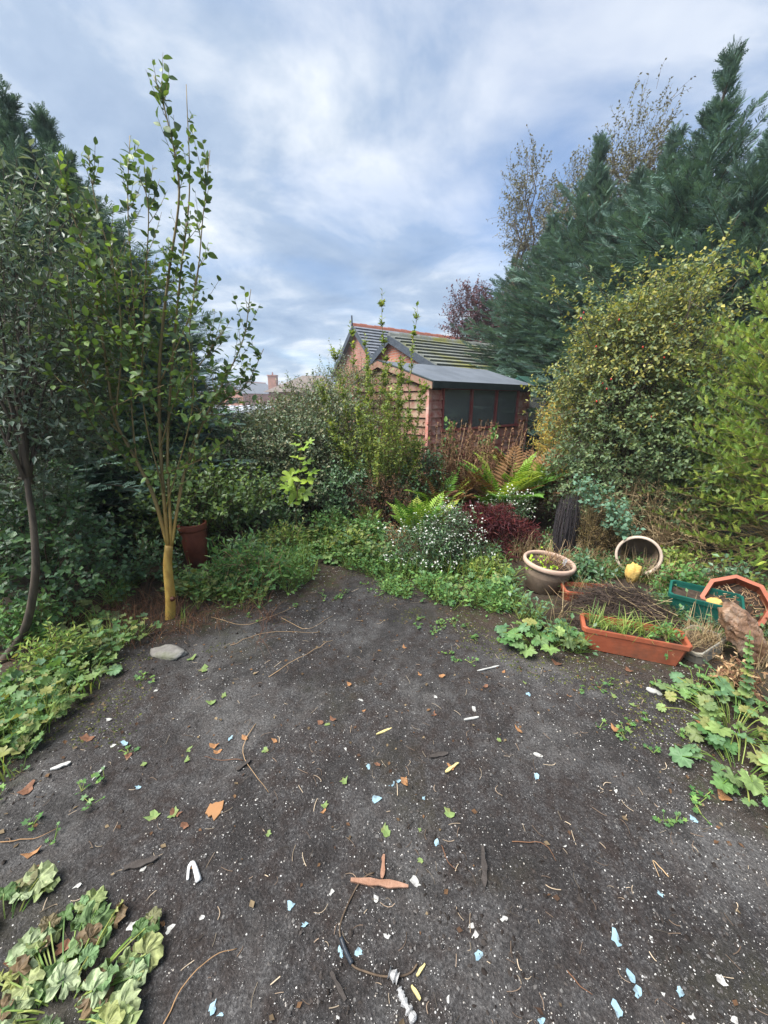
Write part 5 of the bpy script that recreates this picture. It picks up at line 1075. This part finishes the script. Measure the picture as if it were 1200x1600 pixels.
litter('paint_flake', [(588, 1252, 18), (612, 1223, 14), (963, 1466, 18), (985, 1525, 16), (998, 1550, 14), (340, 1578, 16), (332, 1572, 14), (838, 1214, 13), (1083, 1276, 12), (455, 1414, 14), (532, 1487, 12), (560, 1487, 13), (748, 1492, 15), (965, 1582, 15), (195, 1163, 13), (826, 1083, 11), (576, 1197, 12), (623, 1220, 9), (682, 1315, 11), (1032, 1396, 9), (476, 1446, 9), (1062, 1552, 12), (846, 1594, 9), (662, 1245, 8), (86, 1352, 10), (215, 1228, 9), (360, 1155, 10), (592, 1380, 10)], M['blue'], 'small pale blue paint flake on the dark ground', 'paint flake', 'pale blue paint flakes', .7, .3)
litter('plastic_chip', [(650, 1376, 22), (840, 1178, 14), (738, 1457, 20), (788, 1437, 13), (1130, 1531, 16), (742, 1108, 16), (518, 1392, 10), (605, 1462, 12), (680, 1092, 9), (563, 1092, 9), (540, 1170, 8), (880, 1322, 9), (962, 1234, 9), (175, 1166, 12), (224, 1358, 10), (120, 1384, 9), (1018, 1465, 7), (1082, 1586, 9), (1148, 1590, 10), (205, 1445, 17), (265, 1450, 12), (245, 1082, 9), (170, 1128, 9), (92, 1124, 9), (588, 1402, 13), (316, 1432, 9), (1040, 1555, 8), (700, 1560, 9)], M['whitef'], 'small dull white plastic or mortar chip on the dark ground', 'chip', 'white chips on the ground', .7, .1)
litter('dry_leaf', [(382, 1155, 17), (336, 1166, 16), (811, 1138, 18), (961, 1142, 22), (690, 1057, 17), (633, 1219, 22), (50, 1331, 18), (545, 1066, 14), (632, 1008, 12), (1130, 1244, 24), (705, 1200, 14), (786, 1048, 10), (568, 1110, 9), (430, 1158, 14), (1098, 1130, 22), (340, 1175, 14), (890, 1082, 10), (656, 1052, 10), (505, 1272, 12), (255, 1443, 9)], M['dryleaf'], 'curled dry orange leaf on the dark ground', 'leaf', 'dry orange leaves', .6, .7)
litter('brown_leaf', [(870, 1035, 18), (982, 1048, 16), (40, 1172, 22), (140, 1155, 22), (200, 1180, 16), (45, 1235, 20), (678, 1118, 14), (835, 1000, 20), (215, 1500, 22), (100, 1480, 26), (1185, 1095, 26), (1060, 1062, 16), (20, 1500, 24), (590, 1195, 11), (758, 1075, 12), (500, 1130, 14), (520, 1125, 16), (275, 1270, 18), (290, 1290, 16)], M['brownleaf'], 'dark brown withered leaf on the ground', 'leaf', 'withered brown leaves', .7, .6)
litter('green_leaf_scrap', [(602, 1297, 20), (701, 1270, 20), (330, 1100, 15), (350, 1088, 14), (318, 1045, 20), (295, 1172, 12), (293, 1187, 12), (225, 1195, 10), (657, 1342, 10), (656, 1294, 7), (415, 1173, 14), (538, 1222, 15), (780, 1155, 10), (512, 1132, 12), (240, 1275, 22), (270, 1272, 18), (985, 1142, 9), (508, 1262, 14), (420, 1305, 10), (300, 1030, 16), (180, 1035, 22), (820, 1065, 9), (960, 1085, 14), (990, 1100, 12)], M['greenbit'], 'small torn green leaf on the dark ground', 'leaf', 'torn green leaves', .8, .4, 9)
def stick(name, a, c, wid, mat, label, cat, group=None, flat=True, hgt=.006):
    A, C = G(*a), G(*c); L_ = np.linalg.norm(C-A); b = B(); n = 7; x = np.linspace(-.5, .5, n)*L_; ww = wid/2*(1+.2*rng.normal(size=n)); ww[0] *= .5; ww[-1] *= .4; v = []
    for k in range(n):
        o_ = rng.normal()*wid*.06; v += [(x[k], o_-ww[k], 0), (x[k], o_+ww[k], 0), (x[k], o_+ww[k], hgt), (x[k], o_-ww[k], hgt)]
    f = [(k*4+i, k*4+(i+1) % 4, k*4+4+(i+1) % 4, k*4+4+i) for k in range(n-1) for i in range(4)]+[(3, 2, 1, 0), (n*4-4, n*4-3, n*4-2, n*4-1)]
    b.raw(v, [f]); o = b.obj(name, mat); mid = (A+C)/2; o.location = (mid[0], mid[1], float(gh(mid[None])[0])+.004); o.rotation_euler = (0, 0, math.atan2(C[1]-A[1], C[0]-A[0])); return tag(o, label, cat, group)
stick('wood_splinter', (548, 1376), (638, 1384), .018, M['wood'], 'long reddish wooden lath lying across the ground', 'wood')
stick('wood_splinter', (600, 1335), (597, 1372), .014, M['wood'], 'short wooden splinter standing off the reddish lath', 'wood')
stick('wood_chip', (325, 1267), (347, 1269), .055, M['dryleaf'], 'square orange chip of bare wood', 'wood')
stick('dark_batten', (195, 1360), (248, 1342), .02, M['dwood'], 'flat dark grey wooden batten piece', 'wood'); stick('dark_batten', (753, 1325), (758, 1390), .016, M['dwood'], 'dark rotten stick pointing towards the planted edge', 'wood')
stick('dark_batten', (517, 1520), (540, 1565), .012, M['dwood'], 'weathered grey stick beside the black cable', 'wood'); stick('dark_batten', (672, 1184), (700, 1178), .016, M['dwood'], 'short black charred stick', 'wood')
stick('dark_batten', (370, 1207), (392, 1190), .014, M['dwood'], 'dark strip of wood among the orange leaves', 'wood')
stick('pale_stick', (742, 1049), (780, 1040), .008, M['whitef'], 'thin white stick near the trough', 'stick'); stick('pale_stick', (696, 1208), (716, 1194), .01, M['yellowst'], 'small tan twig with orange end', 'stick')
stick('pale_stick', (588, 1148), (612, 1138), .008, M['yellowst'], 'tan straw piece in the middle of the clearing', 'stick'); stick('pale_stick', (725, 1124), (748, 1120), .01, M['whitef'], 'pale split twig in the middle of the clearing', 'stick')
stick('straw_piece', (643, 1540), (657, 1562), .008, M['yellowst'], 'yellow straw piece next to the clear plastic strip', 'straw', 'yellow straw pieces'); stick('straw_piece', (651, 1525), (664, 1507), .008, M['yellowst'], 'yellow straw piece next to the clear plastic strip', 'straw', 'yellow straw pieces')
stick('pale_stick', (145, 1222), (165, 1200), .008, M['whitef'], 'thin white stick beside crumpled plastic at the left', 'stick'); stick('white_strip', (80, 1207), (112, 1195), .018, M['whitef'], 'crumpled white plastic strip at the left of the clearing', 'plastic')
stick('white_strip', (1010, 1075), (1035, 1085), .03, M['whitef'], 'crumpled white plastic scrap below the long trough', 'plastic'); stick('blue_scrap', (72, 1085), (93, 1088), .04, M['blue'], 'bright blue plastic scrap among the left weeds', 'plastic')
# white hook shaped plastic
b = B(); P = smoothpath([G(294, 1378), G(296, 1358), G(302, 1352), G(306, 1362), G(311, 1380)], 5); P[:, 2] = gh(P)+.008; b.tube(P, np.concatenate([np.linspace(.004, .006, 10), np.linspace(.006, .01, len(P)-10)]), 6); o = b.obj('white_hook', M['white'], None, True); tag(o, 'white hook shaped plastic piece on the dark ground', 'plastic')
# cable and twig arc
b = B(); P = smoothpath([G(585, 1362), G(560, 1380), G(540, 1420), G(531, 1450), G(534, 1470), G(550, 1508), G(580, 1524), G(615, 1526), G(640, 1520), G(652, 1508)], 5); P[:, 2] = gh(P)+.006; b.tube(P, np.full(len(P), .0026), 6); e = b.obj('bent_twig', M['twig'], None, True); tag(e, 'thin brown bent twig lying in an arc', 'twig')
b = B(); P = smoothpath([G(533, 1466), G(540, 1485), G(550, 1507)], 6); P[:, 2] = gh(P)+.009; b.tube(P, .0065, 8); tag(b.obj('black_tube', plainmat('black_rubber', (.015, .02, .028), (.03, .038, .05), 20, .4, .1), None, True), 'short black rubber tube on the bent twig', 'tube')
for k, (nm, pts, rr, lb) in enumerate((('plastic_strip', [(624, 1545), (630, 1562), (640, 1580), (648, 1597)], .009, 'crumpled clear plastic strip beside the straw pieces'), ('plastic_wad', [(608, 1521), (622, 1530)], .011, 'small crumpled clear plastic wad on the bent twig'))):
    b = B(); P = smoothpath([G(*q) for q in pts], 6); P[:, 2] = gh(P)+.009; b.tube(P, rr*(1+.4*rng.normal(size=len(P)).clip(-1, 1)), 7); tag(b.obj(nm, plainmat('dirty_film', (.25, .25, .25), (.5, .5, .5), 60, .3, .5)), lb, 'plastic')
tw = [((0, 1315), (60, 1308), (90, 1290)), ((255, 1600), (290, 1540), (330, 1500), (370, 1480)), ((380, 1190), (340, 1188), (320, 1184)), ((400, 1130), (380, 1180), (420, 1240)), ((1045, 1370), (1020, 1345), (1030, 1370)), ((885, 1520), (905, 1545), (925, 1558)), ((690, 1320), (700, 1350), (715, 1360)), ((440, 965), (480, 985), (520, 960)), ((330, 965), (390, 975), (470, 945)), ((360, 1010), (420, 990), (500, 990)), ((800, 1315), (850, 1325), (868, 1350)), ((420, 1060), (500, 1010), (520, 1000))]
for k, pts in enumerate(tw):
    b = B(); P = smoothpath([G(*q) for q in pts], 6); P[:, 2] = gh(P)+.005+.006*np.sin(np.linspace(0, 3.1, len(P))); b.tube(P, np.linspace(.0019, .0008, len(P)), 5); tag(b.obj('fallen_twig', M['dead'], None, True), 'thin brown fallen twig '+where(G(*pts[1])), 'twig', 'fallen twigs')
# clods of earth
Q = scatter_ground(9000, 4, 1.3, -.2); Q = Q[(vn(Q, 3.5, 77)+.5*vn(Q, 11, 78)) > U(.1, .9, len(Q))]; b = B(); b.scatter(chip(7, 13), Q, rdir(len(Q))*np.array([1, 1, .1]), np.array([0, 0, 1.])+.2*rdir(len(Q)), np.c_[U(.005, .02, len(Q)), U(.005, .02, len(Q)), U(.006, .026, len(Q))]*(.6+.6*U(0, 1, len(Q))**3)[:, None]); tag(b.obj('earth_clods', leafmat('clod', [(.018, .014, .012), (.03, .025, .022), (.045, .038, .034)], .9, 0, .3, .2, gain=1)), 'crumbly dark earth clods on the cleared ground', 'soil', kind='stuff')
# patchy taller weeds and dead growth along the banks
WB = [(-.6, 4.15, .22, .32, 'round'), (-1.0, 3.7, .2, .3, 'grass'), (-1.35, 3.45, .18, .22, 'dark'), (-.35, 3.75, .2, .2, 'willow'), (-1.35, 3.05, .14, .14, 'round'), (-2.1, 3.1, .25, .35, 'dark'), (.15, 3.75, .2, .22, 'dead'), (-.15, 4.0, .18, .3, 'round'), (-2.35, 2.2, .2, .28, 'round'), (-1.95, 1.95, .15, .2, 'grass'), (1.75, 3.05, .16, .22, 'dark'), (2.35, 2.75, .18, .24, 'round'), (2.65, 2.7, .18, .3, 'dark'), (2.62, 3.2, .14, .2, 'willow'), (1.95, 1.78, .07, .08, 'dead'), (.95, 3.15, .15, .12, 'willow'), (-2.9, 3.3, .3, .5, 'dark'), (-1.2, 4.3, .3, .3, 'dark')]
WL = ['at the foot of the dead brown shrub', 'below the sycamore seedling', 'in front of the timber post', 'at the far tip of the clearing', 'behind the yellow trunk', 'left of the rusty pot', 'between the clearing and the bright fern', 'in front of the small fern', 'at the bend of the curved stem', 'near the foot of the curved stem', 'beside the dark stem bundle', 'between the foam lump and the green trough', 'under the golden conifer', 'right of the tipped pot under the rose', 'below the brown sack', 'between the asters and the round pot', 'under the dark glossy shrub', 'in the hollow under the large bush']
for k, (x, y, r_, h_, mt) in enumerate(WB):
    lb = {'round': 'soft green leafy weed ', 'grass': 'yellowish grassy weed ', 'dark': 'dark leaved weed ', 'willow': 'pale yellow green weed ', 'dead': 'dead brown weed '}[mt]+WL[k]
    bush('bank_weed', lb, 'weed', (x, y), [((x, y, h_*.5), (r_, r_*.8, h_*.55))], 60+int(300*r_*h_/.1*.2), .16, LAN if mt in ('grass', 'dead') else OV, .045, 7, M[mt], M['olive'], 7, .003, 1.0, .2, -2, 3, 200+k, group='weeds along the banks')
# leaf crumbs and stray sprouts on the clearing
n = 1500; Q = scatter_ground(n, 4.0, .95, -.35); Q = Q[rng.random(n) < np.clip(.25+.4*(Q[:, 1]-1.2)+.5*(dist_edge(Q) < .3), .12, 1)]; Q[:, 2] += .004
b = B(); b.scatter(fold_leaf(.35), Q, rdir(len(Q))*np.array([1, 1, .12]), np.array([0, 0, 1.])+.5*rdir(len(Q)), U(.006, .028, len(Q))); M['crumb'] = leafmat('leaf_crumb', [(.05, .03, .02), (.1, .055, .03), (.16, .09, .045), (.07, .05, .03), (.2, .15, .09)], .85, .1, .3, .2, gain=1)
tag(b.obj('leaf_crumbs', M['crumb']), 'small brown leaf crumbs strewn over the clearing', 'litter', kind='stuff')
Q = edge_band(70, -1.9, 1.8, 1.0, 3.6, -.4, -.02, -.2, 5, 120); rosettes('stray_sprouts', 'tiny green sprouts straying into the clearing', Q, IVY, M['round'], 5, .025, .026, .03)
